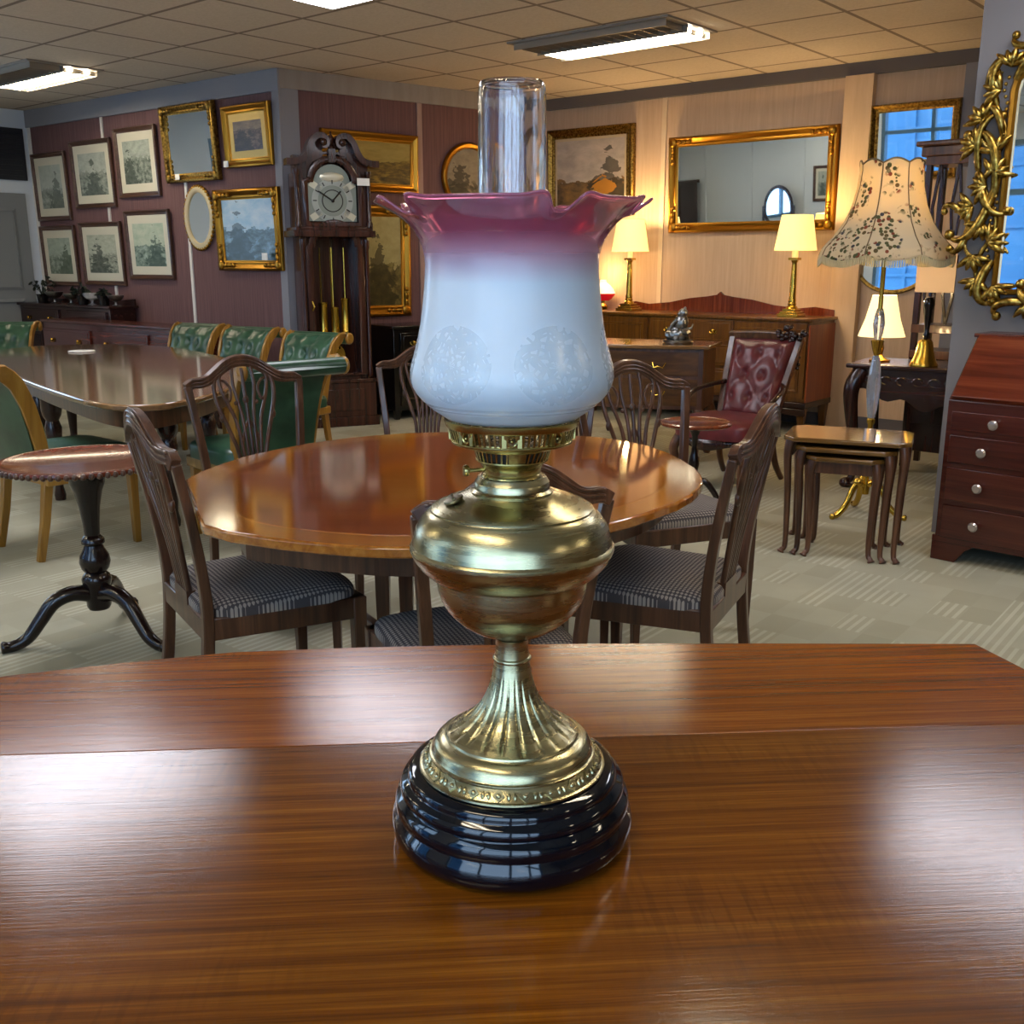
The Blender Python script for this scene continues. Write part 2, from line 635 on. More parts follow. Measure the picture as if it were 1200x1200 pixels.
def band(z0, hw):
    return math_(m, 'LESS_THAN', math_(m, 'ABSOLUTE', math_(m, 'SUBTRACT', sep.outputs[2], z0)), hw)
et = math_(m, 'MAXIMUM', et, math_(m, 'MAXIMUM', band(.3875, .0011), band(.3843, .0006)))
clear_top = ramp(m, zf, [(.68, (0, 0, 0, 1)), (.84, (1, 1, 1, 1))])
rg = math_(m, 'SUBTRACT', .42, math_(m, 'MULTIPLY', math_(m, 'MAXIMUM', math_(m, 'MULTIPLY', et, .6), clear_top), .36))
lk.new(rg, b.inputs['Roughness'])
bc = b.inputs['Base Color'].links[0].from_socket
lk.new(mixc(m, math_(m, 'MULTIPLY', et, .16), bc, '#8f9a9e'), b.inputs['Base Color'])

def lampshade(name, col, es, tint):
    m = mat(name, col, .8, emit=tint, es=es)
    return m
FSHADE = lampshade('glowing_cream_fabric', '#f0dfae', 1.1, '#ffd880')
FSHADE2 = lampshade('glowing_white_fabric', '#f4e8c8', 1.2, '#ffe3a0')

FLORAL = mat('floral_fabric', '#cbbd9c', .85, emit='#ffd070', es=.0)
m = FLORAL
nd, lk, b = nodes(m)
v = coords(m, 'Object', (1, 1, 1))
vo = N(m, 'ShaderNodeTexVoronoi')
vo.inputs['Scale'].default_value = 44
vo.inputs['Randomness'].default_value = 1
wv = N(m, 'ShaderNodeMix', data_type='VECTOR')
lk.new(v, vo.inputs['Vector'])
patch = ramp(m, noise(m, v, 9, 2), [(.50, (0, 0, 0, 1)), (.56, (1, 1, 1, 1))])
spot = math_(m, 'MULTIPLY', math_(m, 'LESS_THAN', vo.outputs['Distance'], .48), patch)
hue = ramp(m, vo.outputs['Color'], [(.25, '#5a5c36'), (.5, '#6b5a34'), (.62, '#8a4a30'), (.8, '#4c4a48')], 'CONSTANT')
lk.new(mixc(m, spot, '#cfc3a4', hue), b.inputs['Base Color'])
tl = N(m, 'ShaderNodeBsdfTranslucent')
lk.new(mixc(m, spot, '#e8d49a', hue), tl.inputs[0])
ms = N(m, 'ShaderNodeMixShader')
ms.inputs[0].default_value = .42
out = [n for n in nd if n.type == 'OUTPUT_MATERIAL'][0]
lk.new(b.outputs[0], ms.inputs[1])
lk.new(tl.outputs[0], ms.inputs[2])
lk.new(ms.outputs[0], out.inputs[0])

TUBE = mat('fluorescent_tube', '#ffffff', .5, emit='#fff0d2', es=TUBE_POWER)
BULB = mat('warm_bulb', '#ffffff', .5, emit='#ffcf80', es=8)
REDGL = mat('red_glass', '#b8121c', .25, emit='#c4141c', es=.45)
WHITEGL = mat('white_opal_glass', '#f2e8d8', .25, emit='#fff0d0', es=.7)

def painting(name, sky1, sky2, land, dark, light, horizon=.5, blob=4, rough=.4, warm=None, seed=[0]):
    """a generic painted landscape: cloudy sky, tree masses, ground with a lighter patch"""
    m = mat(name, land, rough)
    nd, lk, b = nodes(m)
    v = coords(m, 'Generated')
    sep = N(m, 'ShaderNodeSeparateXYZ')
    lk.new(v, sep.inputs[0])
    x, z = sep.outputs[0], sep.outputs[2]
    seed[0] += 1
    sd = seed[0]
    tc = (.26, .74, .5, .2, .82, .36, .7, .3, .26, .78, .22, .6)[sd % 12]
    n1 = noise(m, coords(m, 'Generated', (1, 1, 1.6), (0, 0, 0), (sd * 1.7, 0, sd * .9)), blob, 5, .6, .4)
    n2 = noise(m, coords(m, 'Generated', (1.5, 1, 2.0), (0, 0, 0), (sd * 2.3, 0, sd * 1.1)), blob * .9, 5, .62, .2)
    sky = ramp(m, n1, [(.35, sky1), (.65, sky2)])
    gr = ramp(m, n2, [(.35, dark), (.5, land), (.68, light)])
    hz = math_(m, 'ADD', math_(m, 'MULTIPLY', math_(m, 'SUBTRACT', n2, .5), .5), horizon)
    up = math_(m, 'GREATER_THAN', z, hz)
    c = mixc(m, up, gr, sky)
    tx = math_(m, 'ADD', math_(m, 'MULTIPLY', math_(m, 'ABSOLUTE', math_(m, 'SUBTRACT', x, tc)), -1.7 - .25 * (sd % 4)), 1.0)
    tree = math_(m, 'GREATER_THAN', math_(m, 'ADD', math_(m, 'MULTIPLY', n1, 1.5), math_(m, 'MULTIPLY', math_(m, 'SUBTRACT', tx, z), .8)), .95)
    c = mixc(m, math_(m, 'MULTIPLY', tree, .8), c, dark)
    if warm:
        wx = math_(m, 'POWER', math_(m, 'SUBTRACT', x, .68), 2)
        wz = math_(m, 'POWER', math_(m, 'SUBTRACT', z, .3), 2)
        wb = math_(m, 'LESS_THAN', math_(m, 'ADD', math_(m, 'ADD', wx, math_(m, 'MULTIPLY', wz, 1.4)), math_(m, 'MULTIPLY', math_(m, 'SUBTRACT', n1, .5), .16)), .028)
        c = mixc(m, wb, c, warm)
    lk.new(c, b.inputs['Base Color'])
    return m
P_PRINT = [painting('engraving_%s' % k, s1, s2, l, d_, li, h, bl, .12) for k, s1, s2, l, d_, li, h, bl in (
    ('harbour', '#a8afa4', '#bcc0b4', '#8b9288', '#5e665e', '#a9aea2', .45, 4),
    ('park', '#b4b8ac', '#9da399', '#848a80', '#545c54', '#a0a598', .55, 5),
    ('wood', '#aab0a4', '#8f968c', '#757d73', '#485048', '#989e92', .6, 6),
    ('valley', '#a9b3a3', '#95a092', '#808b7d', '#55604f', '#a3ac9c', .5, 5),
    ('figures', '#b6b8a6', '#a0a594', '#8a8f80', '#4c524a', '#b0b3a2', .5, 7),
    ('lake', '#a4b4a0', '#bcc4b0', '#74857a', '#3f524c', '#9fb0a4', .5, 5))]
P_LAKE = painting('river_painting', '#8fb0c4', '#bcc8cc', '#4a5f60', '#2c3a30', '#7f9cae', .52, 4, .3)
P_PORT = painting('portrait_painting', '#6e5a48', '#8a7458', '#4a3830', '#241a18', '#7c6450', .7, 4, .35)
P_CATTLE = painting('cattle_painting', '#9c948c', '#bcb0a4', '#6a553a', '#30302a', '#8a6a3c', .38, 3.2, .4, '#a8742c')
P_GILT1 = painting('harvest_painting', '#8c7a3c', '#a08c4c', '#5c4a1c', '#33280e', '#8f7830', .55, 5, .35)
P_GILT2 = painting('woodland_painting', '#948a58', '#a89e6c', '#5c522a', '#2e2a14', '#8a7e48', .45, 5, .35)
P_PLATE = painting('plaque_scene', '#7c7464', '#948a78', '#4c463a', '#282620', '#7c7260', .4, 5, .3)
MOUNT = mat('cream_mount', '#cfc9b4', .3, coat=.5)
W_PFRAME = wood('brown_picture_frame', '#3a2418', '#4d3224', '#644432', .35, 'X')
# ---------------------------------------------------------------- the room
H = 2.81
C0 = Vector((-4.93, 11.05))      # far left corner of the picture wall
C1 = Vector((-1.85, 8.675))      # outer corner beside the clock
C2 = Vector((0.324, 10.365))     # inner corner behind the lamp
C3 = Vector((3.31, 7.935))       # right hand wall carries on behind the pier
def unit(a, b):
    return (b - a).normalized()
DL, DC, DR = unit(C0, C1), unit(C1, C2), unit(C2, C3)
C4 = C2 + DR * 13.0
DB = Vector((-.61, -.79)).normalized()
C5 = C0 + DB * 7.3              # window wall on the far left
C6 = C4 + DB * 8.8

def ang(d):
    return math.atan2(d.y, d.x)

def inn(d):
    """into the room for a wall that runs left to right as one looks at it"""
    return Vector((d.y, -d.x))

def on_wall(org, d, u, z, off=0.0):
    p = org + d * u + inn(d) * off
    return (p.x, p.y, z)

def wall(name, a, b, m, z0=0.0, z1=H, th=.12, holes=()):
    """wall from a to b seen from inside (left to right); holes = [(u0, u1, z0, z1)]"""
    d = unit(a, b)
    L = (b - a).length
    k = M()
    def seg(u0, u1, za, zb):
        if u1 - u0 > 1e-4 and zb - za > 1e-4:
            k.box(((u0 + u1) / 2, th / 2, (za + zb) / 2), (u1 - u0, th, zb - za))
    u = 0
    for (u0, u1, ha, hb) in holes:
        seg(u, u0, z0, z1)
        seg(u0, u1, z0, ha)
        seg(u0, u1, hb, z1)
        u = u1
    seg(u, L, z0, z1)
    o = struct(k.build(name, m, smooth=0))
    o.location = (a.x, a.y, 0)
    o.rotation_euler = (0, 0, ang(d))
    return o

# floor and ceiling as slabs
fl = [C0 + Vector((-.6, .8)), C1 + Vector((.4, .8)), C2 + Vector((0, .6)), C4 + Vector((.3, .3)), C6 + Vector((.4, -.4)), C5 + Vector((-.4, -.4))]
k = M()
k.prism([(p.x, p.y) for p in reversed(fl)], -.06, 0)
struct(k.build('floor', CARPET, smooth=0))
k = M()
k.prism([(p.x, p.y) for p in reversed(fl)], H, H + .06)
struct(k.build('ceiling', CEIL, smooth=0))

wall('wall_left', C0, C1, BURG)
wall('wall_clock', C1, C2, BURG)
wall('wall_right', C2, C4, CREAM)
# window wall at the far left (out of the frame, seen in the mirrors)
WIN = [(3.2, 5.0)]
dW = unit(C5, C0)
wall('wall_window', C5, C0, BLUEW, holes=[(a, b_, .75, 2.5) for a, b_ in WIN])
LB = (C5 - C6).length
WB = [(4.2, 8.1), (9.0, 11.2), (11.9, 13.6)]
WB = [q for q in WB if q[1] < LB - .5]
wall('wall_back', C6, C5, BLUEW, holes=[(a, b_, .7, 2.55) for a, b_ in WB])
wall('wall_side', C4, C6, CREAM)

def window(n, org, d, u0, u1, z0, z1, mull):
    wd, ht = u1 - u0, z1 - z0
    k = M()
    k.frame(wd - .12, ht - .12, [(0, -.05), (.06, -.05), (.06, .07), (0, .07)])
    for i in range(1, mull):
        x = -wd / 2 + wd * i / mull
        k.box((x, .01, 0), (.06, .08, ht - .1))
    k.box((0, .01, ht * .22), (wd - .1, .08, .06))
    o = struct(k.build('window_%d' % n, WFRAME, smooth=0))
    p = on_wall(org, d, (u0 + u1) / 2, (z0 + z1) / 2, -.06)
    o.location = p
    o.rotation_euler = (0, 0, ang(d))
    g = M()
    g.box((0, .02, 0), (wd - .1, .006, ht - .1))
    struct(g.build('pane', PANE, o, smooth=0))
    li = bpy.data.lights.new('daylight', 'AREA')
    li.shape = 'RECTANGLE'
    li.size, li.size_y = wd, ht
    li.cycles.is_portal = True
    lo = bpy.data.objects.new('daylight', li)
    C.objects.link(lo)
    q = on_wall(org, d, (u0 + u1) / 2, (z0 + z1) / 2, -.14)
    lo.location = q
    lo.rotation_euler = (R(90), 0, ang(d) + PI)
    lo.rotation_euler = Vector((inn(d).x, inn(d).y, 0)).to_track_quat('-Z', 'Y').to_euler()
nW = 1
for a, b_ in WIN:
    window(nW, C5, dW, a, b_, .75, 2.5, 2)
    nW += 1
dB = unit(C6, C5)
for a, b_ in WB:
    window(nW, C6, dB, a, b_, .7, 2.55, 4 if b_ - a > 3 else 2)
    nW += 1

# added facade and canopy: shade the back windows, dim their view in the mirrors
CLAD = mat('blue_cladding', '#4f86ad', .6)
k = M()
L0 = 8.6
k.box((14.5, -7.0, 2.2), (11.0, .4, 4.4))
for i in range(12):
    k.box((9.6 + i * .9, -6.76, 2.2), (.08, .06, 4.3))
for zz in (1.0, 1.9, 2.9):
    k.box((14.5, -6.76, zz), (11.0, .06, .07))
k.box((14.5, -5.6, 4.45), (11.4, 3.2, .12))
for i in range(5):
    k.box((9.4 + i * 2.5, -4.2, 2.2), (.14, .14, 4.4))
o = struct(k.build('wall_added_facade', CLAD, smooth=0))
o.location = (C6.x, C6.y, 0)
o.rotation_euler = (0, 0, ang(dB) + PI)
o.rotation_euler = (0, 0, ang(dB))
for v_ in o.data.vertices:
    v_.co.y = -v_.co.y
o.data.flip_normals()
k = M()
k.box((8.0, 3.2, -.09), (26, 6.0, .06))
o = struct(k.build('ground_outside', mat('pale_paving', '#8c9096', .8), smooth=0))
o.location = (C6.x, C6.y, 0)
o.rotation_euler = (0, 0, ang(dB))

# trims: bulkheads, corner boards, strips, skirting
nT = [1]
def trim(org, d, u0, u1, z0, z1, m, off=.012, th=.012):
    k = M()
    k.box(((u0 + u1) / 2, -off + th / 2, (z0 + z1) / 2), (u1 - u0, th, z1 - z0))
    o = struct(k.build('trim_%d' % nT[0], m, smooth=0))
    nT[0] += 1
    o.location = (org.x, org.y, 0)
    o.rotation_euler = (0, 0, ang(d))
    return o
LL, LC = (C1 - C0).length, (C2 - C1).length
trim(C0, DL, 0, LL + .022, 2.645, H - .001, GREYW, .024, .024)
trim(C1, DC, -.0, LC - .03, 2.665, H - .001, wall_mat('warm_grey_bulkhead', '#8d857f', '#948c85', '#9a938c', 4), .024, .024)
trim(C0, DL, LL - .07, LL + .016, 0, 2.645, GREYW, .016, .016)
trim(C1, DC, 0.0, .16, 0, 2.665, GREYW, .016, .016)
for u in (-.0, 1.34, 2.58):
    trim(C0, DL, u, u + (.035 if u > .1 else .05), 0, 2.645, STRIP)
trim(C1, DC, 1.29, 1.34, 0, 2.665, wall_mat('mauve_strip', '#9a7f78', '#a58a82', '#ad948c', 4))
trim(C2, DR, .03, 5.6, 2.715, H - .001, GREYD, .05, .05)
trim(C2, DR, 1.29, 1.335, 0, 2.715, CSTRIP)
trim(C2, DR, 2.95, 3.17, 0, 2.715, wall_mat('cream_pilaster', '#d2b48e', '#d8bb96', '#dec29e', 6), .07, .07)
trim(C2, DR, 3.83, 4.0, 0, 2.715, GREYW, .05, .05)
for n_, (o_, d_, L_) in {'left': (C0, DL, LL), 'clock': (C1, DC, LC), 'right': (C2, DR, 8.0)}.items():
    t = trim(o_, d_, 0.04, L_ - .04, 0, .1, GREYD, .014, .014)
    t.name = 'baseboard_' + n_

# far left: grey wall with a door and a dark vent panel over it, at the end of the picture wall
E0 = C0 + DB * 2.2 + inn(dW) * .0
doorw = M()
ua = (C0 - C5).length
k = M()
k.box((ua - .62, -.02, 1.0), (1.0, .04, 2.0))
k.frame(.7, .75, [(0, -.06), (.03, -.045), (.03, -.02), (0, -.02)])
i0 = len(k.v) - 16
k.xf(Matrix.Translation((ua - .62, .0, 1.45)), i0)
k.frame(.7, .75, [(0, -.06), (.03, -.045), (.03, -.02), (0, -.02)])
k.xf(Matrix.Translation((ua - .62, .0, .55)), len(k.v) - 16)
o = struct(k.build('door_1', mat('grey_door', '#7f8183', .55), smooth=0))
o.location = (C5.x, C5.y, 0)
o.rotation_euler = (0, 0, ang(dW))
k = M()
k.box((0, -.015, 0), (1.1, .03, .5))
for i in range(9):
    k.box((0, -.036, -.2 + i * .05), (1.02, .014, .012))
o = struct(k.build('trim_vent', DGREY, smooth=0))
o.location = on_wall(C5, dW, ua - .62, 2.38, .001)
o.rotation_euler = (0, 0, ang(dW))

# the grey pier on the right which carries the gilt mirror
PD = Vector((math.cos(R(-42)), math.sin(R(-42))))
PI0 = Vector((2.13, 5.03))
k = M()
k.box((1.6, .30, H / 2), (3.2, .6, H))
o = struct(k.build('wall_pier', PIER, smooth=0))
o.location = (PI0.x, PI0.y, 0)
o.rotation_euler = (0, 0, ang(PD))

# ---------------------------------------------------------------- ceiling lights
def panel_light(x, y, rz, label, wy=.64):
    t = thing('panel_light', label, 'ceiling light', (x, y, H), rz, 'flat diffuser ceiling panels')
    k = M()
    k.box((0, 0, -.008), (1.24, wy, .016))
    k.build('frame', mat_house, t, smooth=0)
    k = M()
    k.box((0, 0, -.018), (1.18, wy - .06, .006))
    k.build('diffuser', PANEL, t, smooth=0)
    return t

def ceiling_light(x, y, rz, label, on=True):
    t = thing('ceiling_light', label, 'ceiling light', (x, y, H), rz, 'recessed twin tube ceiling lights')
    L, W = 1.24, .56
    k = M()
    k.frame(L, W, [(0, 0), (.03, 0), (.03, -.012), (0, -.012)])
    k.xf(Matrix.Rotation(R(-90), 4, 'X'))
    for q in k.v:
        q.z = -abs(q.z) - .0
    k.box((0, 0, -.004), (L, W, .006))
    k.build('housing', mat_house, t, smooth=0)
    for yy in (.06, .20):
        c = M()
        c.tube([(-L / 2 + .03, yy, -.026), (L / 2 - .03, yy, -.026)], .018, 10)
        c.build('tube', TUBE, t)
    b_ = M()
    for i in range(14):
        x_ = -L / 2 + L * (i + .5) / 14
        b_.box((x_, .13, -.030), (.004, .28, .034))
        b_.box((x_, -.14, -.026), (.004, .24, .042))
    for yy in (-.27, -.01, .27):
        b_.box((0, yy, -.028), (L - .01, .006, .048))
    b_.build('louvre', mat_louvre, t, smooth=0)
    return t
mat_house = mat('light_housing', '#8f857a', .5)
mat_louvre = mat('aluminium_louvre', '#a49c90', .35, .6)
AV, BV = Vector((-.766, .643)), Vector((.643, .766))
def grid_pt(a, b_):
    p = AV * a + BV * b_
    return p.x, p.y
LIGHTS = [((.66, 7.50), 'twin tube ceiling light over the right side, nearest the cream wall'),
          ((-.80, 6.02), 'twin tube ceiling light at the top edge, above the clock'),
          (grid_pt(8.75, 4.30), 'twin tube ceiling light at the far left, over the green chairs'),
          (grid_pt(4.6, 2.2), 'twin tube ceiling light over the left of the room'),
          (grid_pt(.75, 4.3), 'twin tube ceiling light over the oval table'),
          (grid_pt(.7, 2.2), 'twin tube ceiling light above the mahogany leaf table'),
          (grid_pt(8.6, 1.6), 'twin tube ceiling light over the window side'),
          (grid_pt(-3.0, 3.4), 'twin tube ceiling light beyond the pier'),
          (grid_pt(4.6, -.6), 'twin tube ceiling light left of the camera'),
          (grid_pt(.6, -.6), 'twin tube ceiling light behind the camera'),
          (grid_pt(9.8, .4), 'twin tube ceiling light in the far left bay'),  # unseen, added to brighten the corner that the wide mirror shows
          (grid_pt(-3.4, 1.2), 'twin tube ceiling light in the right hand bay'),
          (grid_pt(7.2, -.7), 'twin tube ceiling light near the back left corner')]  # second unseen light added for the same dim corner
PANEL = mat('opal_diffuser', '#ffffff', .5, emit='#f4f4ff', es=TUBE_POWER * .26)
for (xy, lb) in LIGHTS:
    if 'left of the room' in lb or 'oval table' in lb or 'top edge' in lb:  # flat panels in place of tubes, shaped for their sheen on the table
        panel_light(xy[0], xy[1], R(-40), lb.replace('twin tube ceiling light', 'ceiling light shaped as a flat opal panel'), 1.1 if 'left of the room' in lb else .64)
        continue
    ceiling_light(xy[0], xy[1], R(-40), lb)
# ---------------------------------------------------------------- foreground table
TZ = .84
TROT = R(3.9)
t = thing('drop_leaf_table', 'polished mahogany drop leaf table carrying the tall oil lamp', 'table', (0, 1.011, 0), TROT)
k = M()
k.prism([(-1.02, -.72), (.70, -.72), (.70, -.0003), (-1.02, -.0003)], TZ - .026, TZ)
k.build('tabletop', W_TOP, t, bevel=.0015)
def rot_(p):
    c, s_ = math.cos(-TROT), math.sin(-TROT)
    x, y = p[0], p[1] - 1.011 + (.016 if p[1] > 1.12 else 0)
    return (c * x - s_ * y, s_ * x + c * y)
far = [(.668, 1.10), (.655, 1.20), (.6335, 1.302), (.55, 1.303), (.40, 1.305), (.25, 1.307), (.1, 1.306), (-.05, 1.302), (-.20, 1.294), (-.373, 1.275), (-.50, 1.238), (-.637, 1.189), (-.78, 1.12), (-.90, 1.04)]
pl = [(.69, .0004)] + [rot_(p) for p in far] + [(-.985, .0004)]
k = M()
k.prism(pl, TZ - .025, TZ - .0006)
lf = k.build('drop_leaf', W_LEAF, t, bevel=.0015)
lf.rotation_euler = (R(-1.9), 0, 0)
lf.location = Vector((0, 0, TZ)) - Euler((R(-1.9), 0, 0)).to_matrix() @ Vector((0, 0, TZ))
k = M()
k.box((-.16, -.02, TZ - .085), (1.5, .022, .11))
k.box((-.16, -.68, TZ - .085), (1.5, .022, .11))
k.box((-.90, -.35, TZ - .085), (.022, .64, .11))
k.box((.58, -.35, TZ - .085), (.022, .64, .11))
k.build('apron', W_BUREAU, t, smooth=0)
for sx, sy in ((-.88, -.04), (.56, -.04), (-.88, -.66), (.56, -.66)):
    k = M()
    k.bar([(sx, sy, 0), (sx, sy, TZ - .03)], [.034, .055], [.034, .055], (0, 1, 0))
    k.build('leg', W_BUREAU, t, bevel=.003)

# ---------------------------------------------------------------- the oil lamp
LAMP = thing('oil_lamp', 'tall brass oil lamp with cranberry frilled glass shade on black pottery base', 'oil lamp', (0, .832, TZ + .0002))
def sz(p, s_, o_):
    return [(r, (z + o_) * s_) for r, z in p]
black = [(0.0, .001), (.098, .001), (.1035, .003), (.1075, .008), (.1088, .015), (.1078, .021), (.1040, .0245), (.1035, .0262), (.1052, .0285), (.1056, .033), (.1038, .0375), (.1002, .0395), (.0995, .0408), (.1008, .043), (.1008, .0465), (.0985, .0498), (.0945, .0512), (.0935, .0525), (.094, .0545), (.0925, .0575), (.089, .0592), (.081, .0598), (0, .0598)]
k = M()
k.lathe([(r, z * .975) for r, z in black], 96)
k.build('base', BLACKGL, LAMP, smooth=60)
bz = .0585
foot = [(0, bz), (.0825, bz), (.0838, bz + .0012), (.0835, bz + .0028), (.0815, bz + .0032), (.0808, bz + .0036), (.0742, bz + .0118), (.0748, bz + .0128), (.0745, bz + .0142), (.0728, bz + .0146), (.0720, bz + .0152), (.0715, bz + .0185), (.0695, bz + .0225), (.0660, bz + .0262), (.0618, bz + .0284), (.0598, bz + .0288), (.0592, bz + .0298), (.0586, bz + .0312)]
k = M()
k.lathe(foot + [(.05, bz + .0312), (.0, bz + .0312)], 96)
ft = k.build('foot', BRASS, LAMP, smooth=50)
# pressed lozenge frieze round the foot
k = M()
for i in range(22):
    a = 2 * PI * (i + .5) / 22
    rr, zz = .0777, bz + .0077
    k.box((0, 0, 0), (.0074, .0016, .0074), (0, R(45), 0))
    i0 = len(k.v) - 8
    k.ball((0, -.0010, 0), (.0022, .0014, .0022), 8, 6)
    for sx in (-1, 1):
        k.ball((sx * .0086, 0, 0), (.0018, .0012, .0034), 6, 4)
    k.xf(Matrix.Rotation(a, 4, 'Z') @ Matrix.Translation((0, -rr, zz)) @ Matrix.Rotation(R(-39), 4, 'X'), i0)
k.build('frieze', BRASS, ft, smooth=40)
stem = [(.0582, .0896), (.0560, .0912), (.0530, .0935), (.0490, .0963), (.0440, .1000), (.0385, .1045), (.0335, .1095), (.0295, .1145), (.0262, .1195), (.0235, .125), (.0212, .131), (.0192, .138), (.0176, .145), (.0164, .152), (.0156, .158)]
def fl_(r, z, a, k_):
    t_ = (z - .0896) / (.146 - .0896)
    if t_ < .015 or t_ > 1:
        return r, z
    amp = .085 * min(1, t_ * 6) * (1 - t_) ** .6
    ph = (a * 20 / (2 * PI)) % 1.0
    g = math.exp(-((ph - .5) / .13) ** 2)
    return r * (1 - amp * g), z
k = M()
full = []
for i in range(len(stem) - 1):
    for j in range(3):
        f = j / 3
        full.append((stem[i][0] * (1 - f) + stem[i + 1][0] * f, stem[i][1] * (1 - f) + stem[i + 1][1] * f))
full.append(stem[-1])
k.lathe(full, 240, flute=fl_)
k.lathe([(0, .1565), (.0166, .1575), (.0172, .1592), (.0168, .1606), (.0152, .1615), (.0150, .1630), (.0146, .1700), (.0144, .1770), (.0152, .1785), (.0168, .1795), (.0, .1800)], 48)
k.build('stem', BRASS, LAMP, smooth=50)
font = [(0, .1800), (.0166, .1803), (.0240, .1835), (.0347, .1880), (.0435, .1938), (.0512, .2005), (.0570, .2075), (.0614, .2147), (.0640, .2230), (.0652, .2310), (.0660, .2365), (.0700, .2380), (.0745, .2415), (.0790, .2460), (.0835, .2520), (.0862, .2570), (.0872, .2595), (.0879, .2615), (.0878, .2640), (.0866, .2654), (.0857, .2662), (.0852, .2690), (.0843, .2740), (.0827, .2790), (.0800, .2840), (.0764, .2890), (.0730, .2925), (.0705, .2943), (.0697, .2946), (.0692, .2953), (.0692, .2966), (.0680, .2975), (.0655, .2990), (.0590, .3018), (.0500, .3054), (.0424, .3083), (.0370, .3096), (.0329, .3102)]
k = M()
k.lathe(font + [(0, .3102)], 96)
fo = k.build('font', BRASS, LAMP, smooth=35)
k = M()
k.lathe([(0, .3098), (.0345, .3098), (.0348, .3112), (.0330, .3126), (.0322, .3132), (.0320, .3185), (.0312, .3196), (.0304, .3206), (.0296, .3222), (.0288, .3236), (.0, .3240)], 64)
k.build('collar', BRASS, LAMP, smooth=35)
# filler cap on the shoulder, left
k = M()
k.lathe([(0, 0), (.0085, 0), (.0088, .001), (.0080, .0022), (.006, .0026), (0, .0028)], 24)
k.tube([(-.0015, -.007, .0035), (.0015, .007, .0035)], .0012, 6)
k.xf(Matrix.Rotation(R(200), 4, 'Z') @ Matrix.Translation((.0515, 0, .3060)) @ Matrix.Rotation(R(22), 4, 'Y'))
k.build('filler_cap', mat('dark_brass', '#6d6348', .35, 1), LAMP, smooth=35)
# burner: solid lower part, pierced drum, wick winder, spread cone
k = M()
k.lathe([(0, .3236), (.0262, .3240), (.0256, .3256), (.0244, .3268), (.0246, .3300), (.0258, .3330), (.0275, .3352), (.0290, .3366), (.0300, .3374), (.0306, .3376), (.0306, .3388), (.029, .339)], 64)
k.lathe([(.0318, .3470), (.0336, .3474), (.0346, .3488), (.0350, .3500), (.0362, .3508), (.0368, .3516), (.0, .3518)], 64)
bu = k.build('burner', BRASS2, LAMP, smooth=35)
k = M()
for i in range(44):
    a = 2 * PI * i / 44
    if i % 11 in (0, 1, 2):
        continue
    k.bar([(.0298 * math.cos(a), .0298 * math.sin(a), .3380), (.0330 * math.cos(a + .03), .0330 * math.sin(a + .03), .3478)], .0016, .0009, (math.cos(a), math.sin(a), 0))
for i in range(4):
    k.grid(lambda u, v, i=i: ((.0297 + .0033 * v) * math.cos(2 * PI * (i * 11 - .6 + 3.2 * u) / 44), (.0297 + .0033 * v) * math.sin(2 * PI * (i * 11 - .6 + 3.2 * u) / 44), .3380 + .0098 * v), 6, 2)
k.build('pierced_drum', BRASS2, bu, smooth=35)
k = M()
k.lathe([(.0, .3372), (.0255, .3376), (.0285, .3480), (0, .3482)], 40)
k.build('wick_tubes', IRON, bu)
k = M()
k.lathe([(0, -.009), (.0045, -.009), (.005, -.007), (.0046, -.005), (.0018, -.004), (.0016, .014), (0, .014)], 16)
k.xf(Matrix.Rotation(R(196), 4, 'Z') @ Matrix.Translation((.033, 0, .3300)) @ Matrix.Rotation(R(-90), 4, 'Y'))
k.build('winder', BRASS2, bu)
# gallery with vertical slots and roundels
k = M()
k.lathe([(.0345, .3510), (.0490, .3522), (.0508, .3530), (.0514, .3542), (.0514, .3552), (.0506, .3560), (.0505, .3566), (.0495, .3566), (.047, .3536), (.0345, .3524)], 96, closed=True)
k.lathe([(.0533, .3662), (.0546, .3664), (.0556, .3676), (.0562, .3696), (.0568, .3712), (.0570, .3726), (.0562, .3730), (.0552, .3700), (.0540, .3680), (.0525, .3672)], 96, closed=True)
ga = k.build('gallery', BRASS2, LAMP, smooth=40)
k = M()
for i in range(72):
    a = 2 * PI * i / 72
    e = (math.cos(a), math.sin(a), 0)
    if i % 9 in (0,):
        for da in (-.045, 0, .045):
            pass
        c = M()
        c.tube([(.0042 * math.cos(q), .0006, .0042 * math.sin(q)) for q in [2 * PI * j / 14 for j in range(14)]], .0012, 6, closed=True)
        c.ball((0, 0, 0), .0014, 8, 6)
        c.box((-.0062, 0, 0), (.0035, .0014, .0105))
        c.box((.0062, 0, 0), (.0035, .0014, .0105))
        c.xf(Matrix.Rotation(a, 4, 'Z') @ Matrix.Translation((.0519, 0, .3613)) @ Matrix.Rotation(R(90), 4, 'Z'))
        k.add(c.v, c.f)
    elif i % 9 in (1, 8):
        k.bar([(.0505 * e[0], .0505 * e[1], .3560), (.0534 * e[0], .0534 * e[1], .3668)], .0032, .001, e)
    else:
        k.bar([(.0505 * e[0], .0505 * e[1], .3560), (.0534 * e[0], .0534 * e[1], .3668)], .0018, .001, e)
k.build('pierced_band', BRASS2, ga, smooth=40)
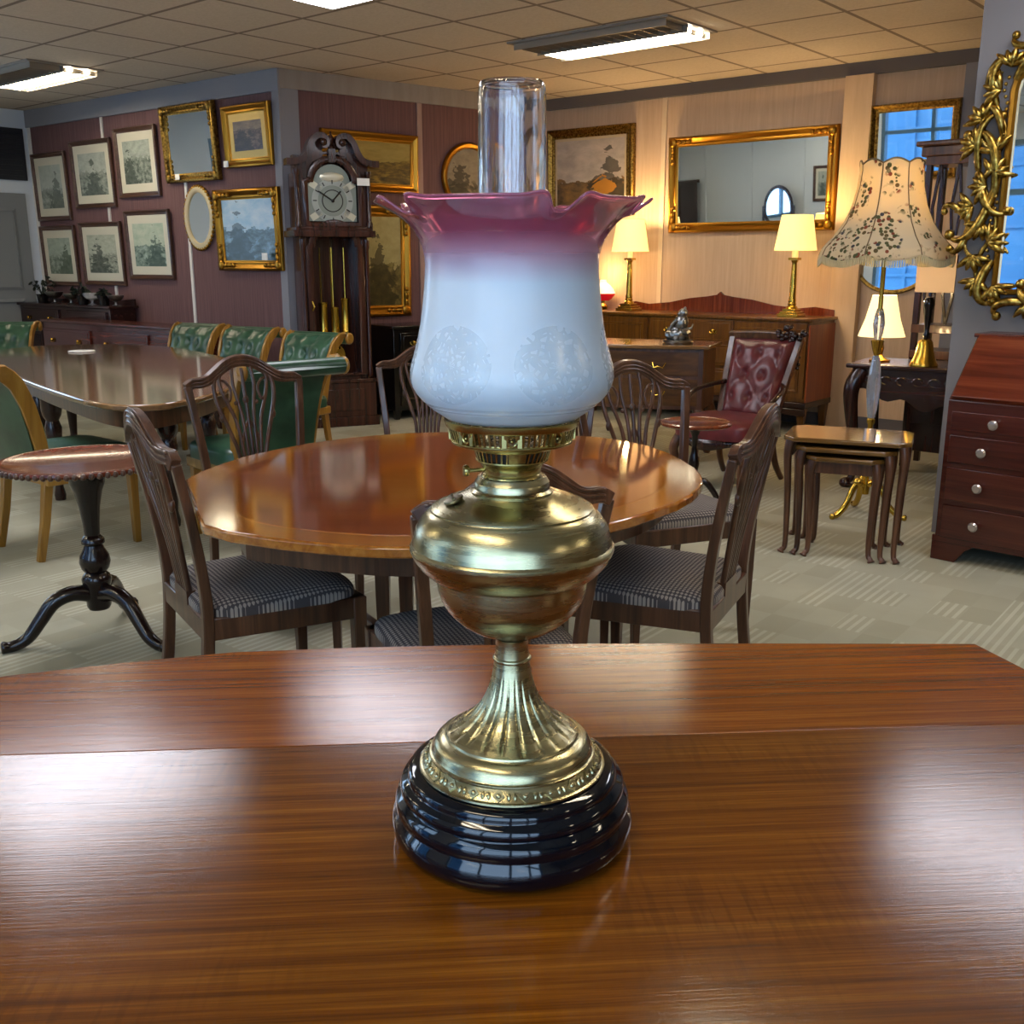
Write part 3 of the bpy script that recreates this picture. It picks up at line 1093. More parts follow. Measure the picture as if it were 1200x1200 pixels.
# glass shade: frosted belly, cranberry frilled rim
sh = [(.0545, .3735), (.0590, .3768), (.0648, .3806), (.0700, .3848), (.0750, .3895), (.0795, .3950), (.0825, .4008), (.0840, .4068), (.0838, .4130), (.0828, .4190), (.0812, .4240), (.0798, .4290), (.0782, .4350), (.0768, .4405), (.0748, .4500), (.0733, .4600), (.0722, .4690), (.0712, .4780), (.0704, .4880), (.0700, .4966), (.0704, .5040), (.0718, .5105), (.0745, .5170), (.0785, .5230), (.0830, .5286), (.0880, .5328), (.0935, .5364), (.0990, .5393), (.1035, .5414), (.1066, .5428), (.1086, .5438)]
DIPS = [R(-144), R(-69), R(-17), R(30), R(78), R(122), R(158)]
DIPW = [.115, .10, .10, .12, .12, .12, .12]
def frill(r, z, a, k_=0):
    f = max(0, min(1, (z - .520) / (.544 - .520)))
    if f <= 0:
        return r, z
    g = 0
    rr = 0
    for d_, w_ in zip(DIPS, DIPW):
        q = math.atan2(math.sin(a - d_), math.cos(a - d_))
        g += math.exp(-(q / w_) ** 4)
        rr += math.exp(-((abs(q) - w_ * 1.7) / (w_ * .8)) ** 2)
    return r - (.013 * g - .002 * rr) * f ** 1.5, z - (.0100 * g - .0022 * rr) * f ** 1.8
k = M()
outer = sh
inner = [(r - .0026, z) for r, z in sh]
inner[0] = (.0522, .3740)
rim = [(.1094, .5448), (.1093, .5458), (.1082, .5462), (.1066, .5452)]
k.lathe(outer + rim + list(reversed(inner)), 320, closed=True, flute=frill)
k.build('shade', SHADE, LAMP, smooth=70)
# clear chimney: two wall faces, fire polished lip
ch = [(.0205, .3528), (.0225, .3560), (.0262, .3700), (.0290, .3850), (.0298, .4000), (.0290, .4200), (.0276, .4400), (.0272, .4700), (.0271, .5100), (.0270, .5600), (.0268, .6100), (.0266, .6240), (.0262, .6300), (.0252, .6336)]
k = M()
k.lathe(ch + [(.0243, .6348), (.0234, .6338)] + [(r - .0021, z) for r, z in reversed(ch[:-1])], 72, closed=True)
k.build('chimney', CHIM, LAMP, smooth=70)

# seat every piece of the lamp on the pottery base
for ch_ in LAMP.children:
    if ch_.name == 'base':
        ch_.scale = (.985, .985, 1.15)
    else:
        ch_.scale = (.979, .979, .979)
        ch_.location = (0, 0, .0097)
# ---------------------------------------------------------------- oval dining table
OV = [(-.951, 2.917), (-.945, 3.03), (-.912, 3.163), (-.87, 3.29), (-.805, 3.401), (-.71, 3.53), (-.611, 3.623), (-.50, 3.70), (-.379, 3.753), (-.254, 3.772), (-.12, 3.765), (0, 3.745), (.16, 3.72), (.310, 3.66), (.40, 3.585), (.471, 3.483), (.52, 3.35), (.550, 3.205), (.565, 3.09), (.565, 2.99), (.550, 2.882), (.522, 2.80), (.487, 2.716), (.435, 2.625), (.372, 2.55), (.305, 2.47), (.231, 2.40), (.12, 2.325), (0, 2.26), (-.095, 2.22), (-.19, 2.196), (-.265, 2.193), (-.343, 2.203), (-.435, 2.228), (-.527, 2.26), (-.665, 2.325), (-.748, 2.393)]
oc = Vector((-.19, 2.98))
OT = thing('oval_dining_table', 'glossy inlaid mahogany oval dining table in the middle with a pale crossbanded border', 'table', (oc.x, oc.y, 0))
ol = [(x - oc.x, y - oc.y) for x, y in reversed(OV)]
def shrink(poly, d):
    n = len(poly)
    out = []
    for i in range(n):
        a, b_, c = Vector(poly[i - 1]), Vector(poly[i]), Vector(poly[(i + 1) % n])
        t_ = (c - a).normalized()
        out.append(tuple(b_ + Vector((-t_.y, t_.x)) * d))
    return out
def area(poly):
    return sum(poly[i - 1][0] * poly[i][1] - poly[i][0] * poly[i - 1][1] for i in range(len(poly)))
if area(ol) < 0:
    ol.reverse()
k = M()
k.prism(ol, .692, .720)
k.build('crossbanded_top', W_BAND, OT, bevel=.006)
el = [(.665 * math.cos(2 * PI * i / 72) * (1.0 if math.cos(2 * PI * i / 72) > 0 else .98), .70 * math.sin(2 * PI * i / 72)) for i in range(72)]
inn_ = [tuple(q[:2]) for q in lerp_loop([(x, y, 0) for x, y in shrink(ol, .10)], 2)]
# smooth inner oval following the outline
def inner_oval(d):
    out = []
    for i in range(96):
        a = 2 * PI * i / 96
        dr = Vector((math.cos(a), math.sin(a)))
        best = 9
        for j in range(len(ol)):
            p, q = Vector(ol[j - 1]), Vector(ol[j])
            e = q - p
            den = dr.x * e.y - dr.y * e.x
            if abs(den) < 1e-9:
                continue
            t_ = (p.x * e.y - p.y * e.x) / den
            s_ = (p.x * dr.y - p.y * dr.x) / den
            if t_ > 0 and -1e-6 <= s_ <= 1 + 1e-6:
                best = min(best, t_)
        out.append(best - d)
    for _ in range(6):
        out = [.25 * out[i - 1] + .5 * out[i] + .25 * out[(i + 1) % 96] for i in range(96)]
    return [(out[i] * math.cos(2 * PI * i / 96), out[i] * math.sin(2 * PI * i / 96)) for i in range(96)]
k = M()
k.prism(inner_oval(.092), .7195, .7203)
k.build('inlay_line', mat('boxwood_inlay', '#b9823a', .1, coat=1), OT, smooth=0)
k = M()
k.prism(inner_oval(.098), .7195, .7206)
k.build('veneer_field', W_OVAL, OT, smooth=0)
k = M()
k.prism(shrink(ol, .10), .62, .692)
k.build('apron', W_CHAIR, OT, smooth=0)
legs_ = [(-.37, 2.80), (-.305, 2.82), (.06, 2.96), (-.60, 3.32), (.32, 3.36)]
for (x, y) in legs_:
    k = M()
    k.bar([(x - oc.x, y - oc.y, 0), (x - oc.x, y - oc.y, .63)], [.026, .046], [.026, .046], (0, 1, 0))
    k.build('leg', W_CHAIR, OT, bevel=.002)
k = M()
k.bar([(-.305 - oc.x, 2.82 - oc.y, .22), (-.60 - oc.x, 3.32 - oc.y, .22)], .03, .04)
k.build('stretcher', W_CHAIR, OT, bevel=.002)

# ---------------------------------------------------------------- carved back dining chairs
def dining_chair(label, loc, rz, sc_=.98, group='carved mahogany dining chairs'):
    t = thing('dining_chair', label, 'chair', loc, rz, group, sc_)
    k = M()
    n = 20
    def seat(u, v):
        a = 2 * PI * u
        sx = (abs(math.cos(a)) ** .32) * (1 if math.cos(a) > 0 else -1)
        sy = (abs(math.sin(a)) ** .32) * (1 if math.sin(a) > 0 else -1)
        rr = [0, .55, .85, .97, 1.0, 1.0][int(round(v * 5))]
        zz = [.487, .485, .478, .466, .455, .432][int(round(v * 5))]
        y = sy * rr * .222 + .006
        wd = .218 + (y + .22) * .085
        return (sx * rr * wd, y, zz)
    k.grid(seat, 48, 5, True)
    k.build('seat', FABRIC, t, smooth=60)
    k = M()
    k.bar([(-.245, .222, .405), (.245, .222, .405)], .024, .064, (0, 0, 1))
    k.bar([(-.20, -.205, .405), (.20, -.205, .405)], .03, .064, (0, 0, 1))
    for s in (-1, 1):
        k.bar([(s * .203, -.20, .405), (s * .243, .222, .405)], .024, .064, (0, 0, 1))
    k.build('seat_frame', W_CHAIR, t, bevel=.004)
    for s in (-1, 1):
        k = M()
        k.bar([(s * .238, .214, 0), (s * .238, .214, .25), (s * .238, .214, .437)], [.026, .036, .040], [.026, .036, .040], (0, 1, 0))
        k.build('leg', W_CHAIR, t, bevel=.003)
        k = M()
        pts = lerp_path([(s * .192, -.262, 0), (s * .198, -.222, .22), (s * .203, -.205, .42), (s * .212, -.213, .56), (s * .228, -.238, .72), (s * .245, -.268, .872)], 4)
        m_ = len(pts)
        k.bar(pts, [.030 + .002 * math.sin(PI * i / m_) for i in range(m_)], [.034 - .010 * i / m_ for i in range(m_)], (0, 1, .0))
        k.build('back_post', W_CHAIR, t, bevel=.004)
    k = M()
    half = [(-.250, -.270, .868), (-.222, -.272, .883), (-.185, -.279, .884), (-.150, -.286, .893), (-.115, -.293, .915), (-.075, -.299, .942), (-.035, -.303, .958), (0, -.304, .962)]
    path = lerp_path(half + [(-x, y, z) for x, y, z in reversed(half[:-1])], 4)
    k.bar(path, .026, [.036 + .012 * math.sin(PI * i / (len(path) - 1)) for i in range(len(path))], (0, .15, 1))
    # reeded mouldings along the rail
    for dz in (-.012, .002, .016):
        k.tube([(p.x, p.y + .013, p.z + dz) for p in path[3:-3]], .0042, 6)
        k.tube([(p.x, p.y - .013, p.z + dz) for p in path[3:-3]], .0042, 6)
    k.build('top_rail', W_CHAIR, t, bevel=.004)
    def bk(x, z, d=0.0):          # a point of the raked back plane
        f = (z - .42) / .52
        return (x, -.205 - .095 * max(0, f) ** 1.35 - d, z)
    k = M()
    k.bar([bk(-.062, .45), bk(.062, .45)], .026, .05, (0, 0, 1))
    def rib(pp, r0, r1):
        q = lerp_path([bk(x, z) for x, z in pp], 6)
        m_ = len(q)
        k.tube(q, [r0 + (r1 - r0) * i / m_ for i in range(m_)], 7)
    rib([(0, .46), (0, .62), (0, .78), (0, .93)], .0085, .0075)
    for s in (-1, 1):
        rib([(s * .018, .46), (s * .020, .60), (s * .026, .74), (s * .046, .86), (s * .040, .935)], .008, .007)
        rib([(s * .036, .46), (s * .040, .60), (s * .056, .72), (s * .092, .82), (s * .104, .885), (s * .085, .925)], .008, .008)
        rib([(s * .054, .46), (s * .060, .58), (s * .092, .69), (s * .124, .79), (s * .130, .86), (s * .110, .915)], .009, .009)
        rib([(s * .104, .885), (s * .080, .88), (s * .060, .845), (s * .072, .80), (s * .092, .82)], .006, .006)
        rib([(s * .040, .62), (s * .030, .66), (s * .012, .70), (0, .72)], .006, .006)
        k.ball(bk(s * .112, .735), (.013, .010, .02), 8, 6)
        k.ball(bk(s * .045, .79), (.010, .009, .010), 8, 6)
    k.ball(bk(0, .80), (.014, .012, .018), 10, 6)
    k.build('splat', W_CHAIR, t, smooth=60)
    return t
CH = dining_chair('mahogany dining chair with a grey trellis seat at the left of the oval table', (-.735, 2.816, 0), R(-57.7))
CHG = 'carved mahogany dining chairs'
dup(CH, (.429, 2.872, 0), R(63.9), 'mahogany dining chair with a grey trellis seat at the right of the oval table', CHG)
dup(CH, (-.085, 2.435, 0), R(22), 'mahogany dining chair directly behind the oil lamp, its back to the viewer', CHG, .93)
dup(CH, (-.93, 3.98, 0), R(218), 'mahogany dining chair beyond the left end of the oval table, before the green chair', CHG, .98)
dup(CH, (.57, 3.72, 0), R(203), 'mahogany dining chair beyond the right end of the oval table', CHG, .98)
dup(CH, (-.40, 4.85, 0), R(186), 'dim mahogany dining chair behind the lamp shade, left edge showing', CHG, .95)
dup(CH, (.14, 4.70, 0), R(172), 'dim mahogany dining chair behind the lamp shade, right post showing', CHG, .95)
dup(CH, (-5.0, 9.2, 0), R(150), 'mahogany dining chair at the far left beside the dark sideboard', CHG, 1.0)

# ---------------------------------------------------------------- large table on the left
LT = [(-3.60, 7.0), (-3.66, 7.35), (-3.58, 7.66), (-3.35, 7.83), (-2.95, 7.86), (-2.55, 7.65), (-2.21, 7.25), (-1.9, 6.80), (-1.62, 6.28), (-1.46, 5.82), (-1.41, 5.4), (-1.43, 4.97), (-1.48, 4.70), (-1.57, 4.53), (-1.72, 4.50), (-1.90, 4.62), (-2.13, 4.88), (-2.5, 5.35), (-2.9, 5.9), (-3.3, 6.45)]
lc = Vector((-2.5, 6.2))
T2 = thing('extending_dining_table', 'large oval walnut dining table on the left, ringed by green leather chairs', 'table', (lc.x, lc.y, 0))
ll = [(x - lc.x, y - lc.y) for x, y in reversed(LT)]
if area(ll) < 0:
    ll.reverse()
ll = [tuple(q[:2]) for q in lerp_loop([(x, y, 0) for x, y in ll], 3)]
k = M()
k.prism(ll, .690, .720)
k.build('tabletop', W_LEFT, T2, bevel=.008)
k = M()
k.prism(shrink(ll, .08), .60, .690)
k.build('apron', W_CHAIR, T2, smooth=30)
for (x, y) in ((-1.75, 5.15), (-1.78, 5.95), (-2.6, 5.75), (-2.4, 7.0), (-3.2, 6.9), (-3.2, 7.4)):
    k = M()
    k.lathe([(.0, 0), (.028, 0), (.032, .03), (.022, .08), (.030, .2), (.040, .33), (.046, .42), (.034, .46), (.05, .49), (.055, .52), (.055, .61), (0, .61)], 16, (x - lc.x, y - lc.y, 0))
    k.build('leg', W_DARKV, T2)
# ---------------------------------------------------------------- green buttoned leather chairs
def green_chair(label, loc, rz, s=1.0, group='green leather dining chairs'):
    t = thing('green_leather_chair', label, 'chair', loc, rz, group, s)
    def prof(v):      # v 0 at seat, 1 at top; returns y, z of the back's centre line
        P = [(-.20, .43), (-.215, .52), (-.235, .62), (-.262, .72), (-.30, .81), (-.352, .868), (-.41, .885), (-.448, .86)]
        x = v * (len(P) - 1)
        i = min(int(x), len(P) - 2)
        f = x - i
        return P[i][0] * (1 - f) + P[i + 1][0] * f, P[i][1] * (1 - f) + P[i + 1][1] * f
    def hw(v):
        return .195 + .055 * v ** 1.3
    NB = 40
    def front(u, v):
        y, z = prof(v)
        x = (u - .5) * 2 * hw(v)
        rows = v * 4.2
        cols = (u * 4.0)
        j = int(rows)
        off = .5 * (j % 2)
        def btn(ci, rj):
            return math.exp(-(((cols - ci) / .17) ** 2 + ((rows - rj) / .20) ** 2))
        d = 0
        for rj in range(1, 5):
            for ci in range(0, 5):
                d += btn(ci + (.5 if rj % 2 else 0), rj)
        crease = abs(math.sin(PI * (cols - rows) * .5)) * abs(math.sin(PI * (cols + rows) * .5))
        puff = .052 + .022 * crease ** .6 - .03 * min(1, d)
        edge = min(1, min(u, 1 - u) * 10) ** .5
        return (x, y + puff * (.45 + .55 * edge) * (1 - .45 * v ** 4), z + .012 * v)
    k = M()
    k.grid(front, NB, NB)
    k.build('buttoned_back', GREEN, t, smooth=80)
    k = M()
    def back(u, v):
        y, z = prof(v)
        return ((u - .5) * 2 * hw(v), y - .022 - .012 * math.sin(PI * u), z - .012 * (1 - v))
    k.grid(back, 10, 16)
    k.build('outside_back', GREEN, t, smooth=80)
    k = M()
    y, z = prof(1)
    k.tube([(-.252, -.425, .862), (.252, -.425, .862)], .040, 14)
    k.build('back_roll', GREEN, t, smooth=60)
    for s_ in (-1, 1):
        k = M()
        pts = []
        for i in range(13):
            y, z = prof(i / 12)
            pts.append((s_ * (hw(i / 12) + .006), y + .012, z))
        k.bar(pts, .022, [.055, .058, .06, .062, .064, .066, .068, .070, .072, .072, .07, .066, .055], (0, 1, .2))
        k.lathe([(0, -.012), (.036, -.012), (.044, 0), (.036, .012), (0, .012)], 18)
        k.xf(Matrix.Translation((s_ * .262, -.425, .862)) @ Matrix.Rotation(R(90), 4, 'Y'), len(k.v) - 18 * 3 - 2)
        k.build('side_frame', W_TAN, t, bevel=.004)
    def seat(u, v):
        a = 2 * PI * u
        sx = (abs(math.cos(a)) ** .3) * (1 if math.cos(a) > 0 else -1)
        sy = (abs(math.sin(a)) ** .3) * (1 if math.sin(a) > 0 else -1)
        rr = [0, .55, .85, .97, 1.0, 1.0][int(round(v * 5))]
        zz = [.50, .497, .488, .472, .455, .40][int(round(v * 5))]
        return (sx * rr * .25, sy * rr * .235 + .02, zz)
    k = M()
    k.grid(seat, 40, 5, True)
    k.build('seat', GREEN, t, smooth=60)
    k = M()
    k.box((0, .02, .375), (.49, .46, .055))
    k.build('seat_frame', W_TAN, t, bevel=.006)
    for sx in (-1, 1):
        k = M()
        k.bar([(sx * .215, .215, 0), (sx * .215, .215, .36)], [.03, .042], [.03, .042], (0, 1, 0))
        k.build('leg', W_TAN, t, bevel=.003)
        k = M()
        k.bar([(sx * .20, -.26, 0), (sx * .20, -.22, .18), (sx * .20, -.19, .37)], [.028, .034, .04], [.032, .038, .042], (0, 1, 0))
        k.build('leg', W_TAN, t, bevel=.003)
    return t
GG = 'green leather dining chairs'
G1 = green_chair('green buttoned leather chair beyond the left table, leftmost of three together', (-2.62, 7.86, 0), R(152), .95)
dup(G1, (-2.10, 7.42, 0), R(152), 'green buttoned leather chair beyond the left table, middle of three together', GG)
dup(G1, (-1.53, 6.86, 0), R(150), 'green buttoned leather chair beyond the left table, rightmost of three together', GG)
dup(G1, (-4.02, 8.02, 0), R(190), 'green buttoned leather chair at the left edge beyond the large left table', GG)
dup(G1, (-1.27, 4.98, 0), R(42), 'green leather chair with its smooth outside back to the viewer, near the clock', GG, 1.0)
dup(G1, (-2.14, 4.82, 0), R(-40), 'green leather chair with its back turned, behind the tripod wine table', GG, 1.0)

# ---------------------------------------------------------------- tripod wine table
WT = thing('tripod_wine_table', 'dark mahogany tripod wine table with a beaded round top at the left', 'table', (-1.505, 3.546, 0), R(11))
k = M()
k.lathe([(0, .642), (.272, .642), (.288, .646), (.292, .653), (.289, .661), (.278, .664), (.262, .6635), (.256, .660), (0, .660)], 64)
tp = k.build('round_top', W_RED, WT, smooth=40)
k = M()
for i in range(72):
    a = 2 * PI * i / 72
    k.ball((.289 * math.cos(a), .289 * math.sin(a), .6505), (.0105, .0105, .0115), 6, 4)
k.build('beaded_edge', W_CHAIR, tp, smooth=60)
k = M()
k.box((0, 0, .628), (.17, .17, .026))
k.lathe([(0, .615), (.05, .612), (.062, .60), (.060, .575), (.048, .545), (.036, .49), (.029, .43), (.026, .385), (.032, .378), (.040, .368), (.040, .355), (.032, .348), (.036, .335), (.050, .31), (.054, .285), (.048, .262), (.036, .246), (.046, .236), (.052, .222), (.050, .205), (.044, .19), (.042, .12), (.036, .108), (0, .106)], 28)
k.build('column', W_BLACK, WT)
for i in range(3):
    a = R(200 + 120 * i)
    c, s_ = math.cos(a), math.sin(a)
    P = [(.02, .165), (.085, .178), (.15, .155), (.20, .095), (.245, .040), (.295, .018), (.335, .018)]
    pts = lerp_path([(r * c, r * s_, z) for r, z in P], 5)
    m_ = len(pts)
    k = M()
    k.tube(pts, [.032 - .014 * (j / m_) for j in range(m_ - 4)] + [.020, .023, .024, .018], 10)
    k.build('leg', W_BLACK, WT, smooth=70)
# ---------------------------------------------------------------- pictures and mirrors on the picture wall
def sq(p):           # size from opening width/height list
    return p
FR_THIN = [(0, 0), (0, -.018), (.004, -.022), (.022, -.026), (.030, -.022), (.034, -.012), (.034, 0)]
def fr_scaled(wd, dp):
    return [(0, .0), (0, -.45 * dp), (.12 * wd, -.5 * dp), (.2 * wd, -.62 * dp), (.38 * wd, -.55 * dp), (.55 * wd, -.8 * dp), (.75 * wd, -1.0 * dp), (.9 * wd, -.92 * dp), (wd, -.7 * dp), (wd, 0)]
def picture(name, label, cat, org, d, u0, u1, z0, z1, fw, dp, fmat, inner, tilt=0.0, mount=0.0, mmat=None, group=None, kind='picture', corners=False):
    cx, cz = (u0 + u1) / 2, (z0 + z1) / 2
    W, Hh = u1 - u0, z1 - z0
    loc = on_wall(org, d, cx, cz, .004 + .5 * Hh * math.sin(tilt))
    t = thing(name, label, cat, loc, ang(d), group)
    t.rotation_euler = (tilt, 0, ang(d))
    ow, oh = W - 2 * fw, Hh - 2 * fw
    k = M()
    k.frame(ow, oh, fr_scaled(fw, dp))
    f = k.build('frame', fmat, t, smooth=35)
    k = M()
    k.box((0, .0, 0), (W - .01, .006, Hh - .01))
    k.build('backboard', W_PFRAME, t, smooth=0)
    y = -.40 * dp
    if mount:
        k = M()
        k.frame(ow - 2 * mount, oh - 2.3 * mount, [(0, y), (mount * 1.16, y), (mount * 1.16, y + .004), (0, y + .004)])
        k.build('mount', mmat or MOUNT, t, smooth=0)
        ow, oh = ow - 2 * mount, oh - 2.3 * mount
    k = M()
    k.box((0, y + .003, 0), (ow + .006, .003, oh + .006))
    k.build(kind, inner, t, smooth=0)
    if corners:
        for sx in (-1, 1):
            for sz_ in (-1, 1):
                k = M()
                X, Z = sx * (W / 2 - fw * .55), sz_ * (Hh / 2 - fw * .55)
                k.ball((X, -.9 * dp, Z), (fw * .5, dp * .35, fw * .5), 10, 6)
                for q in range(3):
                    k.ball((X - sx * fw * (.7 + .6 * q), -.92 * dp, Z), (fw * (.38 - .07 * q), dp * .25, fw * .22), 8, 5)
                    k.ball((X, -.92 * dp, Z - sz_ * fw * (.7 + .6 * q)), (fw * .22, dp * .25, fw * (.38 - .07 * q)), 8, 5)
                k.build('corner_ornament', fmat, f, smooth=60)
    return t

PR = 'framed landscape engravings'
def pr(i, label, u0, u1, z0, z1):
    picture('framed_print', label, 'picture', C0, DL, u0, u1, z0, z1, .045, .03, W_PFRAME, P_PRINT[i], R(1.5), .065, MOUNT, PR)
pr(0, 'brown framed grey engraving, upper row, leftmost of the six prints', .07, .70, 1.73, 2.385)
pr(1, 'brown framed grey engraving, upper row, second from the left', .81, 1.51, 1.83, 2.455)
pr(2, 'brown framed engraving beside the tall gilt mirror, upper row', 1.585, 2.235, 1.905, 2.52)
pr(3, 'brown framed grey engraving, lower row, leftmost, above the dark sideboard', .09, .74, 1.085, 1.68)
pr(4, 'brown framed grey engraving, lower row, middle of the three', .84, 1.56, 1.10, 1.70)
pr(5, 'brown framed engraving beside the oval mirror, lower row', 1.64, 2.35, 1.165, 1.79)
picture('gilt_mirror', 'tall gilt mirror on the burgundy wall above the oval mirror', 'mirror', C0, DL, 2.37, 3.12, 2.005, 2.64, .075, .05, GILT2, MIRROR, R(3), 0, None, None, 'mirror_glass', True)
picture('framed_portrait', 'gilt framed dark portrait at the wall corner, beside the clock', 'picture', C0, DL, 3.22, 3.82, 2.09, 2.575, .07, .045, GILT, P_PORT, R(3), .05, mat('gold_slip', '#a88a50', .4, .8))
picture('framed_painting', 'wide gilt framed blue river landscape beside the oval mirror', 'picture', C0, DL, 3.04, 3.88, 1.255, 1.92, .085, .05, GILT, P_LAKE, R(2), 0, None, None, 'picture', True)
# oval mirror
loc = on_wall(C0, DL, 2.775, 1.70, .006)
OM = thing('oval_mirror', 'small oval mirror in a cream and gilt scalloped frame on the burgundy wall', 'mirror', loc, ang(DL))
pts = [(.155 * math.cos(2 * PI * i / 64), .215 * math.sin(2 * PI * i / 64)) for i in range(64)]
k = M()
k.loopframe(pts, [(0, 0), (0, -.02), (.012, -.028), (.03, -.03), (.05, -.022), (.056, 0)])
CREAMGILT = mat('cream_gilt', '#c8b48c', .4, .3)
f = k.build('frame', CREAMGILT, OM, smooth=50)
k = M()
for i in range(40):
    a = 2 * PI * i / 40
    k.ball((.205 * math.cos(a), -.014, .265 * math.sin(a)), (.018, .014, .018), 7, 5)
k.build('scalloped_edge', GILT, f, smooth=60)
k = M()
k.add([(x, -.012, z) for x, z in pts] + [(x, -.002, z) for x, z in pts], [tuple(range(64)), tuple(range(127, 63, -1))] + [(i, (i + 1) % 64, 64 + (i + 1) % 64, 64 + i) for i in range(64)])
k.build('mirror_glass', MIRROR, OM, smooth=0)

# ---------------------------------------------------------------- clock wall
picture('framed_painting', 'gilt framed golden painting half hidden behind the clock', 'picture', C1, DC, .33, 1.27, 1.905, 2.39, .075, .05, GILT, P_GILT1, R(2), 0)
picture('framed_painting', 'upright gilt framed woodland painting right of the clock trunk', 'picture', C1, DC, .42, 1.17, .86, 1.80, .095, .05, GILT, P_GILT2, R(1), 0, None, None, 'picture', True)
loc = on_wall(C1, DC, 1.84, 2.07, .006)
RP = thing('round_plaque', 'round gilt rimmed picture plaque partly behind the lamp chimney', 'plaque', loc, ang(DC))
k = M()
pts = [(.25 * math.cos(2 * PI * i / 64), .25 * math.sin(2 * PI * i / 64)) for i in range(64)]
k.loopframe(pts, [(0, 0), (0, -.018), (.012, -.03), (.04, -.034), (.055, -.02), (.055, 0)])
k.build('rim', GILT, RP, smooth=50)
k = M()
k.add([(x, -.012, z) for x, z in pts] + [(x, -.002, z) for x, z in pts], [tuple(range(64)), tuple(range(127, 63, -1))] + [(i, (i + 1) % 64, 64 + (i + 1) % 64, 64 + i) for i in range(64)])
k.build('picture', P_PLATE, RP, smooth=0)

# longcase clock -----------------------------------------------------------
cl = C1 + DC * .23 + inn(DC) * .32
CK = thing('longcase_clock', 'tall mahogany longcase clock with silvered arched dial at the corner', 'clock', (cl.x, cl.y, 0), ang(DC) - R(14))
def arch(w_, h_, r_, n=14, x0=0, z0=0):
    """outline: rectangle w_ x h_ with a smaller arch of radius r_ on top"""
    P = [(x0 - w_ / 2, z0), (x0 + w_ / 2, z0), (x0 + w_ / 2, z0 + h_)]
    if r_ < w_ / 2 - 1e-4:
        P.append((x0 + r_, z0 + h_))
    P += [(x0 + r_ * math.cos(PI * i / n), z0 + h_ + r_ * math.sin(PI * i / n)) for i in range(1, n)]
    if r_ < w_ / 2 - 1e-4:
        P.append((x0 - r_, z0 + h_))
    P.append((x0 - w_ / 2, z0 + h_))
    return P
XZ = Matrix.Rotation(R(90), 4, 'X')      # prism polygon xy -> xz, extrusion towards -y
k = M()
k.box((0, 0, .04), (.64, .36, .08))
k.box((0, 0, .22), (.60, .34, .28))
k.box((0, 0, .375), (.63, .355, .03))
k.box((0, -.172, .22), (.42, .01, .18))
k.build('plinth', W_CLOCK, CK, bevel=.006)
k = M()
zt0, zt1 = .39, 1.52
for s in (-1, 1):
    k.box((s * .245, 0, (zt0 + zt1) / 2), (.05, .28, zt1 - zt0))
k.box((0, .13, (zt0 + zt1) / 2), (.50, .02, zt1 - zt0))
k.box((0, 0, zt0 + .012), (.5, .28, .03))
k.build('trunk', W_CLOCK, CK, bevel=.004)
for s in (-1, 1):
    k = M()
    k.lathe([(0, zt0 + .02), (.024, zt0 + .02), (.024, zt0 + .08), (.018, zt0 + .1), (.018, zt1 - .1), (.024, zt1 - .08), (.024, zt1 - .02), (0, zt1 - .02)], 14, (s * .258, -.15, 0))
    k.build('column', W_CLOCK, CK)
k = M()
o2 = arch(.36, 1.0, .16, 12, 0, zt0 + .05)
k.loopframe(o2, [(0, -.146), (0, -.162), (.03, -.166), (.055, -.162), (.055, -.146)])
td = k.build('trunk_door', W_CLOCK, CK, smooth=30)
k = M()
k.tube([(-.205, -.168, .95), (-.195, -.19, .98), (-.205, -.168, 1.02)], .008, 6)
k.build('key_plate', YBRASS, td)
k = M()
for x, zb, zt in ((-.10, .78, 1.44), (0, .62, 1.44), (.10, .80, 1.44)):
    k.tube([(x, -.03, zb), (x, -.03, zt)], .006, 6)
k.build('chain', YBRASS, CK)
for x, zc, h_ in ((-.095, .86, .30), (.0, .80, .34), (.09, .90, .28)):
    k = M()
    k.lathe([(0, -h_ / 2), (.034, -h_ / 2), (.038, -h_ / 2 + .012), (.034, -h_ / 2 + .02), (.034, h_ / 2 - .02), (.038, h_ / 2 - .012), (.03, h_ / 2), (0, h_ / 2)], 18, (x, -.06, zc))
    k.build('weight', YBRASS, CK)
k = M()
k.lathe([(0, -.01), (.085, -.008), (.092, 0), (.085, .008), (0, .012)], 30)
k.xf(Matrix.Translation((0, -.01, .58)) @ Matrix.Rotation(R(90), 4, 'X'))
k.box((0, .0, 1.02), (.02, .006, .84))
k.build('pendulum', YBRASS, CK, smooth=40)
# hood
k = M()
k.box((0, 0, 1.545), (.66, .38, .05))
k.box((0, 0, 1.58), (.62, .36, .03))
for s in (-1, 1):
    k.box((s * .255, .0, 1.80), (.055, .30, .42))
k.box((0, .13, 1.82), (.50, .02, .5))
k.build('hood', W_CLOCK, CK, bevel=.005)
hz = 1.595
k = M()
ar = arch(.40, .30, .155, 16, 0, hz + .035)
k.loopframe(ar, [(0, -.15), (0, -.17), (.03, -.176), (.05, -.17), (.05, -.15)])
hd = k.build('hood_door', W_CLOCK, CK, smooth=30)
for s in (-1, 1):
    k = M()
    k.lathe([(0, hz), (.028, hz), (.028, hz + .03), (.02, hz + .045), (.018, hz + .38), (.028, hz + .40), (.028, hz + .425), (0, hz + .425)], 14, (s * .285, -.165, 0))
    k.build('hood_column', W_CLOCK, CK)
